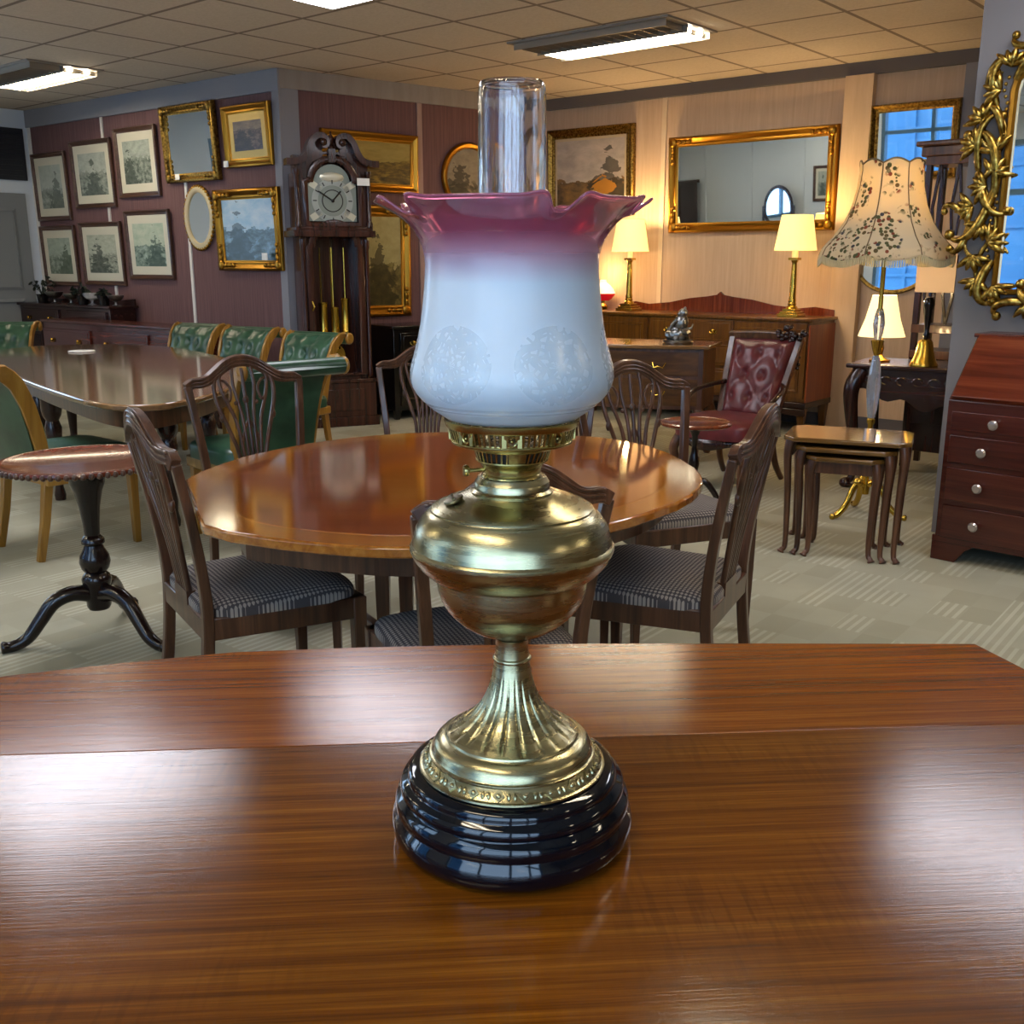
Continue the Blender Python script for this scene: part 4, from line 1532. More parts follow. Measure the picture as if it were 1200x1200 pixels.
# dial with arch, chapter ring, spandrels, hands
k = M()
da = arch(.385, .285, .145, 16, 0, hz + .045)
k.prism(da, .128, .135, XZ)
dl = k.build('dial', DIALM, CK, smooth=0)
k = M()
ci = hz + .20
for a_, b_ in ((.165, .118),):
    k.lathe([(b_, 0), (a_, 0), (a_, .004), (b_, .004)], 48, closed=True)
k.xf(Matrix.Translation((0, -.136, ci)) @ Matrix.Rotation(R(90), 4, 'X'))
k.build('chapter_ring', mat('white_chapter_ring', '#aab1ab', .3, .5), dl, smooth=30)
k = M()
for i in range(12):
    a = 2 * PI * i / 12
    k.box((0, 0, 0), (.008, .002, .03), (0, a, 0))
    k.xf(Matrix.Translation((.142 * math.sin(a), -.1415, ci + .142 * math.cos(a))), len(k.v) - 8)
k.lathe([(.078, 0), (.086, 0), (.086, .002), (.078, .002)], 30, closed=True)
k.xf(Matrix.Translation((0, -.136, ci)) @ Matrix.Rotation(R(90), 4, 'X'), len(k.v) - 120)
k.build('numerals', IRON, dl, smooth=30)
WBR = mat('white_brass', '#d8d8c4', .3, .8)
for sx in (-1, 1):
    for sz_ in (-1, 1):
        k = M()
        k.bar([(sx * .095, -.139, ci + sz_ * .085), (sx * .175, -.139, ci + sz_ * .135)], .002, .05, (sz_, 0, -sx))
        k.build('spandrel', WBR, dl, smooth=40)
k = M()
k.ball((0, -.138, hz + .375), (.10, .004, .04), 14, 6)
k.build('arch_boss', WBR, dl, smooth=40)
k = M()
for a, l_ in ((R(42), .10), (R(-58), .135)):
    k.box((l_ / 2 * math.sin(a), -.145, ci + l_ / 2 * math.cos(a)), (.012, .003, l_), (0, a, 0))
k.ball((0, -.146, ci), (.014, .004, .014), 10, 6)
k.build('hand', BLACK, dl)
# arched cornice and swan neck pediment
k = M()
cap = arch(.66, .02, .23, 18, 0, 2.005)
base_ = [(-.32, 1.985), (.32, 1.985), (.32, 2.03), (.24, 2.04)] + [(.24 * math.cos(PI * i / 16), 2.04 + .20 * math.sin(PI * i / 16)) for i in range(1, 16)] + [(-.24, 2.04), (-.32, 2.03)]
pa = [(-.29, 1.96), (-.205, 1.96)] + [(-.205 * math.cos(PI * i / 16), 1.945 + .205 * math.sin(PI * i / 16)) for i in range(1, 16)] + [(.205, 1.96), (.29, 1.96), (.29, 2.10), (.20, 2.16), (-.20, 2.16), (-.29, 2.10)]
k.prism(pa, .06, .15, XZ)
k.box((0, .0, 2.06), (.56, .10, .16))
k.build('tympanum', W_CLOCK, CK, smooth=30)
for s in (-1, 1):
    k = M()
    P = [(s * .365, -.16, 2.075), (s * .30, -.16, 2.078), (s * .235, -.16, 2.10), (s * .195, -.16, 2.155), (s * .165, -.16, 2.225), (s * .125, -.16, 2.268), (s * .078, -.16, 2.275), (s * .045, -.16, 2.245), (s * .05, -.16, 2.205), (s * .082, -.16, 2.20)]
    q = lerp_path(P, 5)
    k.bar(q, .12, [.05 - .012 * i / len(q) for i in range(len(q))], (0, .0, 1) if False else None)
    k.prism([(s * .29, 2.08), (s * .21, 2.11), (s * .17, 2.20), (s * .12, 2.25), (s * .07, 2.25), (s * .07, 2.10)][::s], .10, .14, XZ)
    k.ball((s * .075, -.22, 2.225), (.03, .02, .03), 12, 6)
    k.build('swan_neck', W_CLOCK, CK, smooth=40)
k = M()
k.box((0, -.15, 2.13), (.055, .06, .10))
k.lathe([(0, 2.18), (.022, 2.18), (.026, 2.20), (.014, 2.215), (.028, 2.245), (.022, 2.275), (.008, 2.29), (.006, 2.31), (0, 2.315)], 16, (0, -.15, 0))
k.build('finial', W_CLOCK, CK)
k = M()
k.box((.235, -.205, 1.94), (.10, .004, .055))
tg = k.build('price_tag', CARD, CK, smooth=0)
tg.parent = None
tg.matrix_world = CK.matrix_basis.copy()
tag(tg, 'white price label stuck on the clock hood', 'price label')
# rough black cabinet right of the clock
def cabinet(name, label, cat, org, d, u0, u1, off, dep, h_, body, drawers=(), doors=(), knob=YBRASS, top_over=.02, leg=.08, group=None, topm=None):
    p = org + d * ((u0 + u1) / 2) + inn(d) * (off + dep / 2)
    t = thing(name, label, cat, (p.x, p.y, 0), ang(d), group)
    W = u1 - u0
    k = M()
    k.box((0, 0, (h_ + leg) / 2 - .012), (W - .03, dep - .03, h_ - leg - .024))
    k.build('carcase', body, t, bevel=.004)
    k = M()
    k.box((0, 0, h_ - .0125), (W + top_over, dep + top_over, .025))
    k.build('top', topm or body, t, bevel=.006)
    for (x, z, ww, hh) in drawers:
        k = M()
        k.box((x, -dep / 2 + .008, z), (ww, .022, hh))
        k.box((x, -dep / 2 - .0035, z), (ww - .05, .006, hh - .045))
        dr = k.build('drawer', body, t, bevel=.003)
        for s in (-1, 1):
            if ww < .3 and s > 0:
                continue
            k = M()
            xx = x + (s * ww * .28 if ww >= .3 else 0)
            k.ball((xx, -dep / 2 - .02, z), (.016, .014, .016), 10, 6)
            k.tube([(xx - .03, -dep / 2 - .012, z), (xx - .024, -dep / 2 - .018, z - .022), (xx + .024, -dep / 2 - .018, z - .022), (xx + .03, -dep / 2 - .012, z)], .004, 6)
            k.build('handle', knob, dr)
    for (x, z, ww, hh) in doors:
        k = M()
        k.box((x, -dep / 2 + .008, z), (ww, .022, hh))
        k.frame(ww - .14, hh - .14, [(0, -dep / 2), (.012, -dep / 2 - .010), (.024, -dep / 2 - .010), (.03, -dep / 2)])
        k.xf(Matrix.Translation((x, 0, z)), len(k.v) - 16)
        dr = k.build('door', body, t, smooth=0)
        k = M()
        k.ball((x + ww * .40, -dep / 2 - .018, z + .04), (.014, .014, .014), 10, 6)
        k.build('knob', knob, dr)
    if leg > .02:
        for sx in (-1, 1):
            for sy in (-1, 1):
                k = M()
                k.bar([(sx * (W / 2 - .05), sy * (dep / 2 - .05), 0), (sx * (W / 2 - .05), sy * (dep / 2 - .05), leg + .02)], [.04, .07], [.04, .07], (0, 1, 0))
                k.build('foot', body, t, bevel=.004)
    return t
cabinet('black_cabinet', 'black lacquered cabinet against the burgundy wall right of the clock', 'cabinet', C1, DC, .70, 2.0, .03, .45, .80, BLACK, [(-.3, .66, .55, .16), (.3, .66, .55, .16)], [(-.3, .33, .55, .42), (.3, .33, .55, .42)])
cabinet('low_chest', 'long low mahogany chest under the river painting behind the green chairs', 'chest', C0, DL, 1.10, 3.74, .34, .32, .80, W_BUREAU, [(-.9, .62, .8, .2), (0, .62, .8, .2), (.9, .62, .8, .2)], [(-.9, .29, .8, .36), (0, .29, .8, .36), (.9, .29, .8, .36)], leg=.06)
SBD = cabinet('dark_sideboard', 'dark mahogany sideboard at the far left below the lower prints', 'sideboard', C0, DL, .05, 1.73, .03, .30, .92, W_DARK, [(-.42, .78, .7, .17), (.42, .78, .7, .17)], [(-.6, .4, .38, .5), (-.2, .4, .38, .5), (.2, .4, .38, .5), (.6, .4, .38, .5)])
k = M()
for i in range(25):
    x = -1.06 + 2.12 * i / 24
pts = [(-.83, 0), (.83, 0), (.83, .06), (.5, .035), (.2, .05), (0, .03), (-.2, .05), (-.5, .035), (-.83, .06)]
k.prism(pts, -.145, -.125, XZ)
k.xf(Matrix.Translation((0, 0, .92)))
k.build('gallery', W_DARK, SBD, smooth=0)
# things standing on the dark sideboard
def sb_pt(u, off):
    p = C0 + DL * u + inn(DL) * off
    return (p.x, p.y, .9205)
def bowl(label, u, off, m_, s=1.0):
    k = M()
    k.lathe([(0, 0), (.05, 0), (.055, .006), (.02, .014), (.014, .04), (.02, .055), (.07, .075), (.10, .11), (.108, .14), (.100, .138), (.066, .082), (0, .062)], 20)
    tag(k.build('glass_bowl', m_, None), label, 'bowl', sb_pt(u, off), 0, 'glass and silver on the sideboard').scale = (s, s, s)
bowl('footed silver bowl at the left of the dark sideboard top', .55, .20, SILVER, .8)
bowl('small footed silver bowl in the middle of the dark sideboard top', .84, .19, SILVER, .7)
bowl('footed glass bowl near the right end of the dark sideboard', 1.235, .20, CRYSTAL, .8)
bowl('footed silver dish at the right end of the dark sideboard', 1.63, .19, SILVER, .7)
def plant(label, u, off, h_, seed):
    rnd = random.Random(seed)
    t = thing('leafy_plant', label, 'plant', sb_pt(u, off), rnd.random() * 6, 'leafy plants on the sideboard')
    k = M()
    k.lathe([(0, 0), (.045, 0), (.06, .08), (.062, .085), (.05, .085), (0, .075)], 18)
    k.build('pot', BLACK, t)
    k = M()
    for i in range(26):
        a, e = rnd.random() * 6.28, rnd.uniform(.3, 1.3)
        L = h_ * rnd.uniform(.5, 1)
        d_ = Vector((math.cos(a) * math.cos(e), math.sin(a) * math.cos(e), math.sin(e)))
        p0 = Vector((0, 0, .07))
        p1 = p0 + d_ * L
        k.tube([p0, p0 + d_ * L * .5 + Vector((0, 0, .02)), p1], .0025, 4)
        k.ball(p1, (.028, .016, .006), 6, 4, (rnd.random(), rnd.random(), a))
    k.build('leaves', mat('dark_leaf_%d' % seed, '#1c2418', .5), t, smooth=60)
plant('dark leafy plant at the left end of the dark sideboard, before the lowest left print', .30, .19, .20, 3)
plant('dark leafy plant in the middle of the dark sideboard', 1.06, .19, .14, 5)
plant('dark leafy plant at the right end of the dark sideboard', 1.43, .19, .10, 8)

# ---------------------------------------------------------------- right hand wall: pictures and mirrors
picture('framed_painting', 'gilt framed cattle landscape on the cream wall, behind the chimney', 'picture', C2, DR, .06, 1.03, 1.74, 2.53, .085, .05, GILT2, P_CATTLE, R(1.5), .02, mat('pale_slip', '#b8a888', .5))
picture('overmantel_mirror', 'wide gilt overmantel mirror on the cream wall over the walnut sideboard', 'mirror', C2, DR, 1.41, 2.93, 1.575, 2.375, .085, .06, GILT, MIRROR, R(3.2), 0, None, None, 'mirror_glass', True)
picture('gilt_mirror', 'smaller gilt mirror at the right of the cream wall, behind the floral shade', 'mirror', C2, DR, 3.17, 3.83, 1.93, 2.485, .06, .05, GILT2, MIRROR, R(4), 0, None, None, 'mirror_glass')
loc = on_wall(C2, DR, 3.42, 1.36, .006)
OM2 = thing('oval_mirror', 'small oval dressing mirror under the floral lampshade on the cream wall', 'mirror', loc, ang(DR))
pts = [(.29 * math.cos(2 * PI * i / 64), .245 * math.sin(2 * PI * i / 64)) for i in range(64)]
k = M()
k.loopframe(pts, [(0, 0), (0, -.02), (.01, -.026), (.025, -.026), (.032, -.014), (.032, 0)])
k.build('frame', GILT2, OM2, smooth=50)
k = M()
k.add([(x, -.012, z) for x, z in pts] + [(x, -.002, z) for x, z in pts], [tuple(range(64)), tuple(range(127, 63, -1))] + [(i, (i + 1) % 64, 64 + (i + 1) % 64, 64 + i) for i in range(64)])
k.build('mirror_glass', MIRROR, OM2, smooth=0)
# ---------------------------------------------------------------- walnut sideboard on the cream wall
SD = cabinet('walnut_sideboard', 'long honey walnut sideboard with shaped back below the wide gilt mirror', 'sideboard', C2, DR, .92, 3.02, .05, .52, .90, W_WALNUT,
             [(0, .78, .78, .17), (0, .58, .78, .17), (0, .37, .78, .20)], [(-.72, .57, .60, .58), (.72, .57, .60, .58)], leg=.20)
k = M()
back = [(-1.03, 0), (1.03, 0), (1.03, .05), (.86, .07), (.72, .055), (.5, .075), (.3, .115), (.12, .135), (.03, .150), (0, .175), (-.03, .150), (-.12, .135), (-.3, .115), (-.5, .075), (-.72, .055), (-.86, .075), (-1.03, .05)]
k.prism(back, -.255, -.23, XZ)
k.xf(Matrix.Translation((0, 0, .90)))
k.build('back_gallery', W_RED, SD, smooth=0)
k = M()
k.box((1.040, 0, .535), (.012, .50, .63))
k.build('lit_end_panel', W_LIT_END, SD, smooth=0)  # end face drawn as lit: the orange light is in its colour
k = M()
k.box((0, -.01, .225), (2.10, .53, .05))
wv_ = [(-1.05, .2), (1.05, .2), (1.05, .14), (.85, .15), (.7, .18), (.3, .19), (0, .16), (-.3, .19), (-.7, .18), (-.85, .15), (-1.05, .14)]
k.prism([(x, z) for x, z in reversed(wv_)], .255, .28, XZ)
k.build('carved_plinth', W_DARK, SD, bevel=.008)

def on_sd(u, off):
    p = C2 + DR * u + inn(DR) * off
    return p
# table lamps with glowing shades
def table_lamp(label, p, z, s=1.0):
    t = thing('table_lamp', label, 'lamp', (p.x, p.y, z), ang(DR), 'brass column table lamps', s)
    k = M()
    k.box((0, 0, .0125), (.17, .17, .025))
    k.box((0, 0, .033), (.145, .145, .018))
    k.box((0, 0, .052), (.11, .11, .022))
    k.lathe([(0, .06), (.05, .062), (.042, .08), (.03, .09), (.036, .10), (.028, .115), (0, .115)], 24)
    k.build('base', YBRASS, t, bevel=.003)
    k = M()
    k.lathe([(0, .11), (.030, .11), (.032, .13), (.027, .15), (.026, .25), (.021, .40), (.019, .415), (.026, .43), (.030, .44), (0, .44)], 24, flute=lambda r, z, a, kk: (r * (1 - .05 * abs(math.sin(a * 6))), z))
    k.box((0, 0, .45), (.075, .075, .018))
    k.build('column', YBRASS, t, smooth=50)
    k = M()
    k.lathe([(0, .455), (.024, .455), (.024, .53), (.014, .54), (.010, .56), (0, .56)], 18)
    k.build('candle_tube', PORC, t)
    k = M()
    k.lathe([(.165, .515), (.120, .785), (.118, .785), (.163, .515)], 40, closed=True)
    k.build('shade', FSHADE, t, smooth=60)
    k = M()
    k.ball((0, 0, .62), (.028, .028, .04), 14, 10)
    k.build('bulb', BULB, t)
    li = bpy.data.lights.new('bulb_light', 'POINT')
    li.energy = LAMP_W
    li.color = (1, .66, .30)
    li.shadow_soft_size = .03
    for z_ in (.80, .50):
        lo = bpy.data.objects.new('bulb_light', li)
        C.objects.link(lo)
        lo.parent = t
        lo.location = (0, 0, z_)
    return t
table_lamp('brass column table lamp with glowing cream shade at the sideboard\'s left end', on_sd(1.20, .33), .9005)
table_lamp('brass column table lamp with glowing cream shade at the sideboard\'s right end', on_sd(2.76, .36), .9005)
# black stand with the small red shaded lamp
p = on_sd(.805, .16)
t = thing('pedestal_stand', 'black pedestal stand left of the walnut sideboard', 'stand', (p.x, p.y, 0), ang(DR))
k = M()
k.box((0, 0, .735), (.21, .26, .03))
k.build('top', BLACK, t, bevel=.004)
k = M()
k.box((0, 0, .40), (.17, .22, .66))
k.box((0, 0, .035), (.21, .26, .07))
k.build('body', BLACK, t, bevel=.006)
t = thing('red_glass_lamp', 'small oil lamp with red and white glass shade on the black stand', 'lamp', (p.x, p.y, .7505), 0, None, .92)
k = M()
k.lathe([(0, 0), (.085, 0), (.085, .03), (.06, .045), (.03, .06), (.018, .10), (.02, .13), (0, .13)], 24)
k.build('base', BLACK, t)
k = M()
k.lathe([(0, .13), (.03, .13), (.045, .16), (.05, .19), (.03, .215), (.018, .22), (.02, .245), (0, .245)], 24)
k.build('font', YBRASS, t)
k = M()
k.lathe([(.06, .245), (.085, .26), (.118, .30), (.122, .315), (.118, .315), (.082, .268), (.058, .25)], 36, closed=True)
k.build('lower_shade', REDGL, t, smooth=60)
k = M()
k.lathe([(.122, .316), (.105, .36), (.07, .40), (.035, .425), (.032, .45), (.030, .45), (.033, .42), (.066, .395), (.1, .356), (.117, .316)], 36, closed=True)
k.build('upper_shade', WHITEGL, t, smooth=60)
li = bpy.data.lights.new('bulb_light', 'POINT')
li.energy = LAMP_W * .3
li.color = (1, .6, .25)
li.shadow_soft_size = .03
lo = bpy.data.objects.new('bulb_light', li)
C.objects.link(lo)
lo.parent = t
lo.location = (.0, .0, .52)

# ---------------------------------------------------------------- bow fronted console with figurine
t = thing('bow_front_console', 'bow fronted mahogany console table standing before the walnut sideboard', 'console table', (.86, 7.25, 0), R(-22))
def bow(w_, dpt, bul, n=16):
    return [(w_ / 2, dpt / 2), (-w_ / 2, dpt / 2), (-w_ / 2, -dpt / 2)] + [(-w_ / 2 + w_ * i / n, -dpt / 2 - bul * math.sin(PI * i / n)) for i in range(1, n)] + [(w_ / 2, -dpt / 2)]
k = M()
k.prism(bow(1.14, .46, .09), .765, .79)
k.build('top', wood('console_top', '#5a3c1c', '#7c5830', '#946e42', .14, 'X', 1, .8), t, bevel=.006)
k = M()
k.prism(bow(1.06, .42, .085), .36, .765)
k.build('body', W_CHAIR, t, smooth=30)
for zc, hh in ((.665, .16), (.475, .18)):
    k = M()
    n = 12
    P = [(-.5 + 1.0 * i / n, -.21 - .085 * math.sin(PI * (i + .35) / (n + .7)) - .006) for i in range(n + 1)]
    k.prism(P + [(x, y + .012) for x, y in reversed(P)], zc - hh / 2, zc + hh / 2)
    dr = k.build('drawer', wood('console_front_%d' % int(zc * 100), '#3c2410', '#553617', '#6b4824', .22, 'X'), t, smooth=30)
    for s in (-1, 1):
        k = M()
        x, y = s * .25, -.29
        k.tube([(x - .045, y, zc + .01), (x - .03, y - .02, zc - .022), (x, y - .024, zc - .012), (x + .03, y - .02, zc - .022), (x + .045, y, zc + .01)], .005, 6)
        k.build('handle', YBRASS, dr)
for sx in (-1, 1):
    for sy in (-1, 1):
        k = M()
        x, y = sx * .49, sy * .17
        q = lerp_path([(x, y, .38), (x + sx * .03, y + sy * .03, .28), (x + sx * .01, y + sy * .01, .14), (x, y, .04), (x + sx * .025, y + sy * .025, .012)], 4)
        k.tube(q, [.04 - .022 * i / len(q) for i in range(len(q) - 3)] + [.026, .026, .02], 8)
        k.build('leg', W_CHAIR, t, smooth=70)
# silvered figure group
t = thing('silver_figurine', 'silvered figurine of a small animal seated on a rock, on the console', 'figurine', (1.13, 7.05, .7905), R(-20))
k = M()
k.lathe([(0, 0), (.10, 0), (.104, .012), (.095, .024), (0, .026)], 28)
k.build('base', SILVER, t)
k = M()
rnd = random.Random(4)
for i in range(14):
    a = rnd.random() * 6.28
    k.ball((.055 * math.cos(a), .055 * math.sin(a), .04 + .05 * rnd.random()), (.03 + .015 * rnd.random(), .03, .028), 7, 5, (rnd.random(), rnd.random(), 0))
k.ball((0, 0, .06), (.065, .06, .06), 10, 8)
k.build('rock', SILVER, t, smooth=30)
k = M()
k.ball((.015, 0, .135), (.05, .042, .065), 14, 10, (0, R(14), 0))
k.ball((.030, -.006, .205), (.032, .028, .030), 12, 9)
k.ball((.010, -.014, .197), (.018, .014, .013), 10, 7)
for s in (-1, 1):
    k.ball((.040, s * .018, .232), (.007, .008, .013), 8, 6)
    k.tube([(-.006, s * .03, .16), (-.036, s * .034, .125), (-.045, s * .028, .095)], [.017, .013, .012], 8)
    k.ball((-.01, s * .036, .095), (.03, .018, .02), 10, 7)
k.tube([(.05, 0, .10), (.085, .01, .10), (.095, .02, .13)], [.012, .010, .006], 7)
k.build('animal', SILVER, t, smooth=70)

# ---------------------------------------------------------------- oxblood buttoned chair
t = thing('oxblood_nursing_chair', 'low oxblood buttoned leather chair with carved crest before the walnut sideboard', 'chair', (1.34, 6.2, 0), R(140), None, .96)
def bp(u, v):
    z = .40 + .50 * v
    y = -.20 - .19 * v - .03 * v * v
    hw_ = .175 + .045 * v
    return (u - .5) * 2 * hw_, y, z
def front(u, v):
    x, y, z = bp(u, v)
    rows, cols = v * 3.6, u * 3
    dsum = 0
    for rj in range(1, 4):
        for ci in range(0, 4):
            c_ = ci + (.5 if rj % 2 else 0)
            dsum += math.exp(-(((cols - c_) / .16) ** 2 + ((rows - rj) / .2) ** 2))
    crease = abs(math.sin(PI * (cols - rows) * .5)) * abs(math.sin(PI * (cols + rows) * .5))
    edge = min(1, min(u, 1 - u) * 9, min(v, 1 - v) * 9) ** .5
    return (x, y + (.05 + .02 * crease ** .6 - .032 * min(1, dsum)) * edge, z)
k = M()
k.grid(front, 36, 36)
k.build('buttoned_back', REDL, t, smooth=80)
k = M()
k.grid(lambda u, v: (bp(u, v)[0], bp(u, v)[1] - .02, bp(u, v)[2]), 6, 6)
k.build('outside_back', REDL, t, smooth=80)
k = M()
for s in (-1, 1):
    P = [bp(.5 + s * .54, v / 8) for v in range(-1, 9)]
    k.bar(P, .045, .04, (0, 1, .3))
top_ = [bp(u / 10, 1.0) for u in range(-1, 12)]
k.bar([(x, y, z + .012 + .012 * math.sin(PI * i / 12)) for i, (x, y, z) in enumerate(top_)], .04, .05, (0, .3, 1))
k.build('back_frame', W_CHAIR, t, bevel=.006)
k = M()
rnd = random.Random(2)
for i in range(26):
    a = rnd.random() * 6.28
    r_ = .075 * rnd.random()
    k.ball((-.19 + r_ * math.cos(a) * 1.3, -.395, .935 + r_ * math.sin(a) * .7), (.022, .016, .016), 7, 5, (rnd.random(), rnd.random(), rnd.random()))
for i in range(16):
    k.ball((-.235 + .03 * rnd.random(), -.42, .90 - .012 * i), (.016, .014, .012), 6, 4)
k.build('carved_crest', W_DARKV, t, smooth=60)
def seat_o(u, v):
    a = 2 * PI * u
    sx = (abs(math.cos(a)) ** .5) * (1 if math.cos(a) > 0 else -1)
    sy = (abs(math.sin(a)) ** .5) * (1 if math.sin(a) > 0 else -1)
    rr = [0, .55, .85, .97, 1.0, .98][int(round(v * 5))]
    zz = [.455, .45, .44, .42, .40, .33][int(round(v * 5))]
    return (sx * rr * .28, sy * rr * .28 + .06, zz)
k = M()
k.grid(seat_o, 36, 5, True)
k.build('seat', REDL, t, smooth=60)
k = M()
k.grid(lambda u, v: (.275 * math.cos(2 * PI * u) * (1 - .0 * v), .275 * math.sin(2 * PI * u) + .06, .33 - .05 * v - .018 * v * math.cos(8 * PI * u)), 40, 2, True)
k.build('seat_rail', W_DARKV, t, smooth=60, solid=.03)
for sx in (-1, 1):
    k = M()
    q = lerp_path([(sx * .22, .26, .32), (sx * .245, .29, .24), (sx * .22, .265, .12), (sx * .225, .27, .03), (sx * .245, .295, .012)], 4)
    k.tube(q, [.036 - .02 * i / len(q) for i in range(len(q) - 3)] + [.02, .022, .016], 8)
    k.build('leg', W_CHAIR, t, smooth=70)
    k = M()
    q = lerp_path([(sx * .19, -.17, .42), (sx * .19, -.19, .28), (sx * .20, -.24, .12), (sx * .21, -.32, .012)], 4)
    k.tube(q, [.026 - .008 * i / len(q) for i in range(len(q))], 8)
    k.build('leg', W_CHAIR, t, smooth=70)
    k = M()
    q = lerp_path([(sx * .20, -.27, .62), (sx * .26, -.16, .60), (sx * .29, .0, .57), (sx * .28, .08, .50), (sx * .27, .10, .38)], 5)
    k.tube(q, .016, 8)
    k.build('arm', W_DARKV, t, smooth=70)
# small round table in front of it
t = thing('small_tripod_table', 'small round mahogany tripod table in front of the oxblood chair', 'table', (.985, 5.45, 0), R(20))
k = M()
k.lathe([(0, .478), (.18, .478), (.193, .486), (.193, .497), (.180, .502), (.172, .498), (0, .498)], 48)
k.build('round_top', W_RED, t, smooth=40)
k = M()
k.lathe([(0, .478), (.04, .476), (.03, .45), (.016, .42), (.014, .34), (.022, .31), (.03, .27), (.02, .22), (.026, .19), (.026, .14), (0, .13)], 20)
k.build('column', W_BLACK, t)
for i in range(3):
    a = R(90 + 120 * i)
    k = M()
    q = lerp_path([(r * math.cos(a), r * math.sin(a), z) for r, z in ((.015, .17), (.06, .175), (.11, .12), (.15, .05), (.19, .015), (.215, .012))], 4)
    k.tube(q, [.019 - .007 * j / len(q) for j in range(len(q))], 8)
    k.build('leg', W_BLACK, t, smooth=70)

# ---------------------------------------------------------------- nest of three tables
def nest_table(label, x, y, w_, dp, h_, rz, topm):
    t = thing('nesting_table', label, 'side table', (x, y, 0), rz, 'nest of three tables')
    k = M()
    b_ = .05
    P = [(-w_ / 2 + b_, -dp / 2), (w_ / 2 - b_, -dp / 2), (w_ / 2, -dp / 2 + b_), (w_ / 2, dp / 2 - b_), (w_ / 2 - b_, dp / 2), (-w_ / 2 + b_, dp / 2), (-w_ / 2, dp / 2 - b_), (-w_ / 2, -dp / 2 + b_)]
    k.prism(P, h_ - .022, h_)
    k.build('top', topm, t, bevel=.006)
    k = M()
    k.box((0, dp / 2 - .04, h_ - .055), (w_ - .08, .018, .07))
    for s in (-1, 1):
        k.box((s * (w_ / 2 - .04), 0, h_ - .055), (.018, dp - .08, .07))
    if w_ < .4:
        k.box((0, -dp / 2 + .04, h_ - .05), (w_ - .08, .018, .055))
    k.build('apron', W_CHAIR, t, smooth=0)
    for sx in (-1, 1):
        for sy in (-1, 1):
            X, Y = sx * (w_ / 2 - .035), sy * (dp / 2 - .035)
            q = lerp_path([(X, Y, h_ - .022), (X + sx * .008, Y + sy * .008, h_ - .09), (X + sx * .0, Y, h_ * .55), (X - sx * .004, Y - sy * .004, .05), (X + sx * .008, Y + sy * .008, .014), (X + sx * .014, Y + sy * .014, .001)], 4)
            n_ = len(q)
            k = M()
            k.tube(q, [.022 - .010 * min(1, i / (n_ * .6)) for i in range(n_ - 4)] + [.014, .018, .018, .014], 8)
            k.build('leg', W_CHAIR, t, smooth=70)
    return t
nr = R(-23)
nx = Vector((math.cos(nr), math.sin(nr)))
ny = Vector((-nx.y, nx.x))
nc = Vector((1.575, 4.72))
nest_table('largest of the nest of three tables, glossy top reflecting the lamp', nc.x, nc.y, .56, .40, .555, nr, W_NEST)
p = nc - ny * .035
nest_table('middle of the nest of three tables, tucked under the largest', p.x, p.y, .445, .36, .515, nr, W_NEST)
p = nc - ny * .07
nest_table('smallest of the nest of three tables, innermost and lowest', p.x, p.y, .345, .31, .475, nr, W_NEST)

# ---------------------------------------------------------------- floor lamp with the floral shade
FL = thing('floor_lamp', 'brass and crystal floor lamp with a fringed floral fabric shade', 'floor lamp', (1.90, 5.38, 0), R(10), None, .985)
k = M()
for i in range(3):
    a = R(195 + 120 * i)
    q = lerp_path([(r * math.cos(a), r * math.sin(a), z) for r, z in ((.01, .17), (.05, .19), (.09, .15), (.13, .07), (.19, .02), (.23, .014))], 5)
    k.tube(q, [.017, ] * (len(q) - 5) + [.015, .014, .018, .018, .012], 8)
    k.ball((.055 * math.cos(a), .055 * math.sin(a), .19), (.03, .03, .024), 8, 6)
k.build('tripod_foot', YBRASS, FL, smooth=70)
k = M()
k.lathe([(0, .12), (.02, .12), (.024, .16), (.016, .20), (.014, .50), (.022, .515), (.022, .53), (.012, .54), (0, .54)], 18)
k.lathe([(0, .87), (.012, .87), (.022, .895), (.030, .93), (.034, .95), (.024, .955), (0, .955)], 18)
k.lathe([(0, 1.10), (.012, 1.10), (.012, 1.40), (.020, 1.42), (.020, 1.52), (.008, 1.53), (.008, 1.84), (0, 1.84)], 18)
k.build('stem', YBRASS, FL)
for zz, hh, rr in ((.54, .33, .036), (.955, .16, .030)):
    k = M()
    k.lathe([(0, zz), (rr * .55, zz), (rr * .8, zz + hh * .2), (rr, zz + hh * .5), (rr * .8, zz + hh * .8), (rr * .5, zz + hh), (0, zz + hh)], 12)
    k.build('crystal', CRYSTAL, FL, smooth=20)
k = M()
ns = 8
def fsh(u, v):
    a = 2 * PI * u
    P = [(.345, 1.385), (.33, 1.42), (.275, 1.475), (.225, 1.545), (.188, 1.63), (.166, 1.72), (.158, 1.80), (.160, 1.83)]
    x = v * (len(P) - 1)
    i = min(int(x), len(P) - 2)
    f = x - i
    r_ = P[i][0] * (1 - f) + P[i + 1][0] * f
    z = P[i][1] * (1 - f) + P[i + 1][1] * f
    sc_ = abs(math.sin(a * ns / 2))
    flat = (math.cos(PI / ns) / math.cos(((a + PI / ns * 0) % (2 * PI / ns)) - PI / ns))
    r2 = r_ * (.45 + .55 * flat)
    z2 = z - .028 * sc_ * max(0, 1 - v * 5) + .022 * sc_ * max(0, v * 5 - 4)
    return (r2 * math.cos(a), r2 * math.sin(a), z2)
k.grid(fsh, 96, 28, True)
fs = k.build('shade', FLORAL, FL, smooth=50, solid=.003)
k = M()
for i in range(ns):
    a = 2 * PI * i / ns
    k.tube([fsh(i / ns, v / 14) for v in range(15)], .0035, 5)
k.tube([fsh(i / 96, 1.0) for i in range(96)], .005, 5, closed=True)
k.build('piping', mat('brown_braid', '#6e5a38', .8), fs)
k = M()
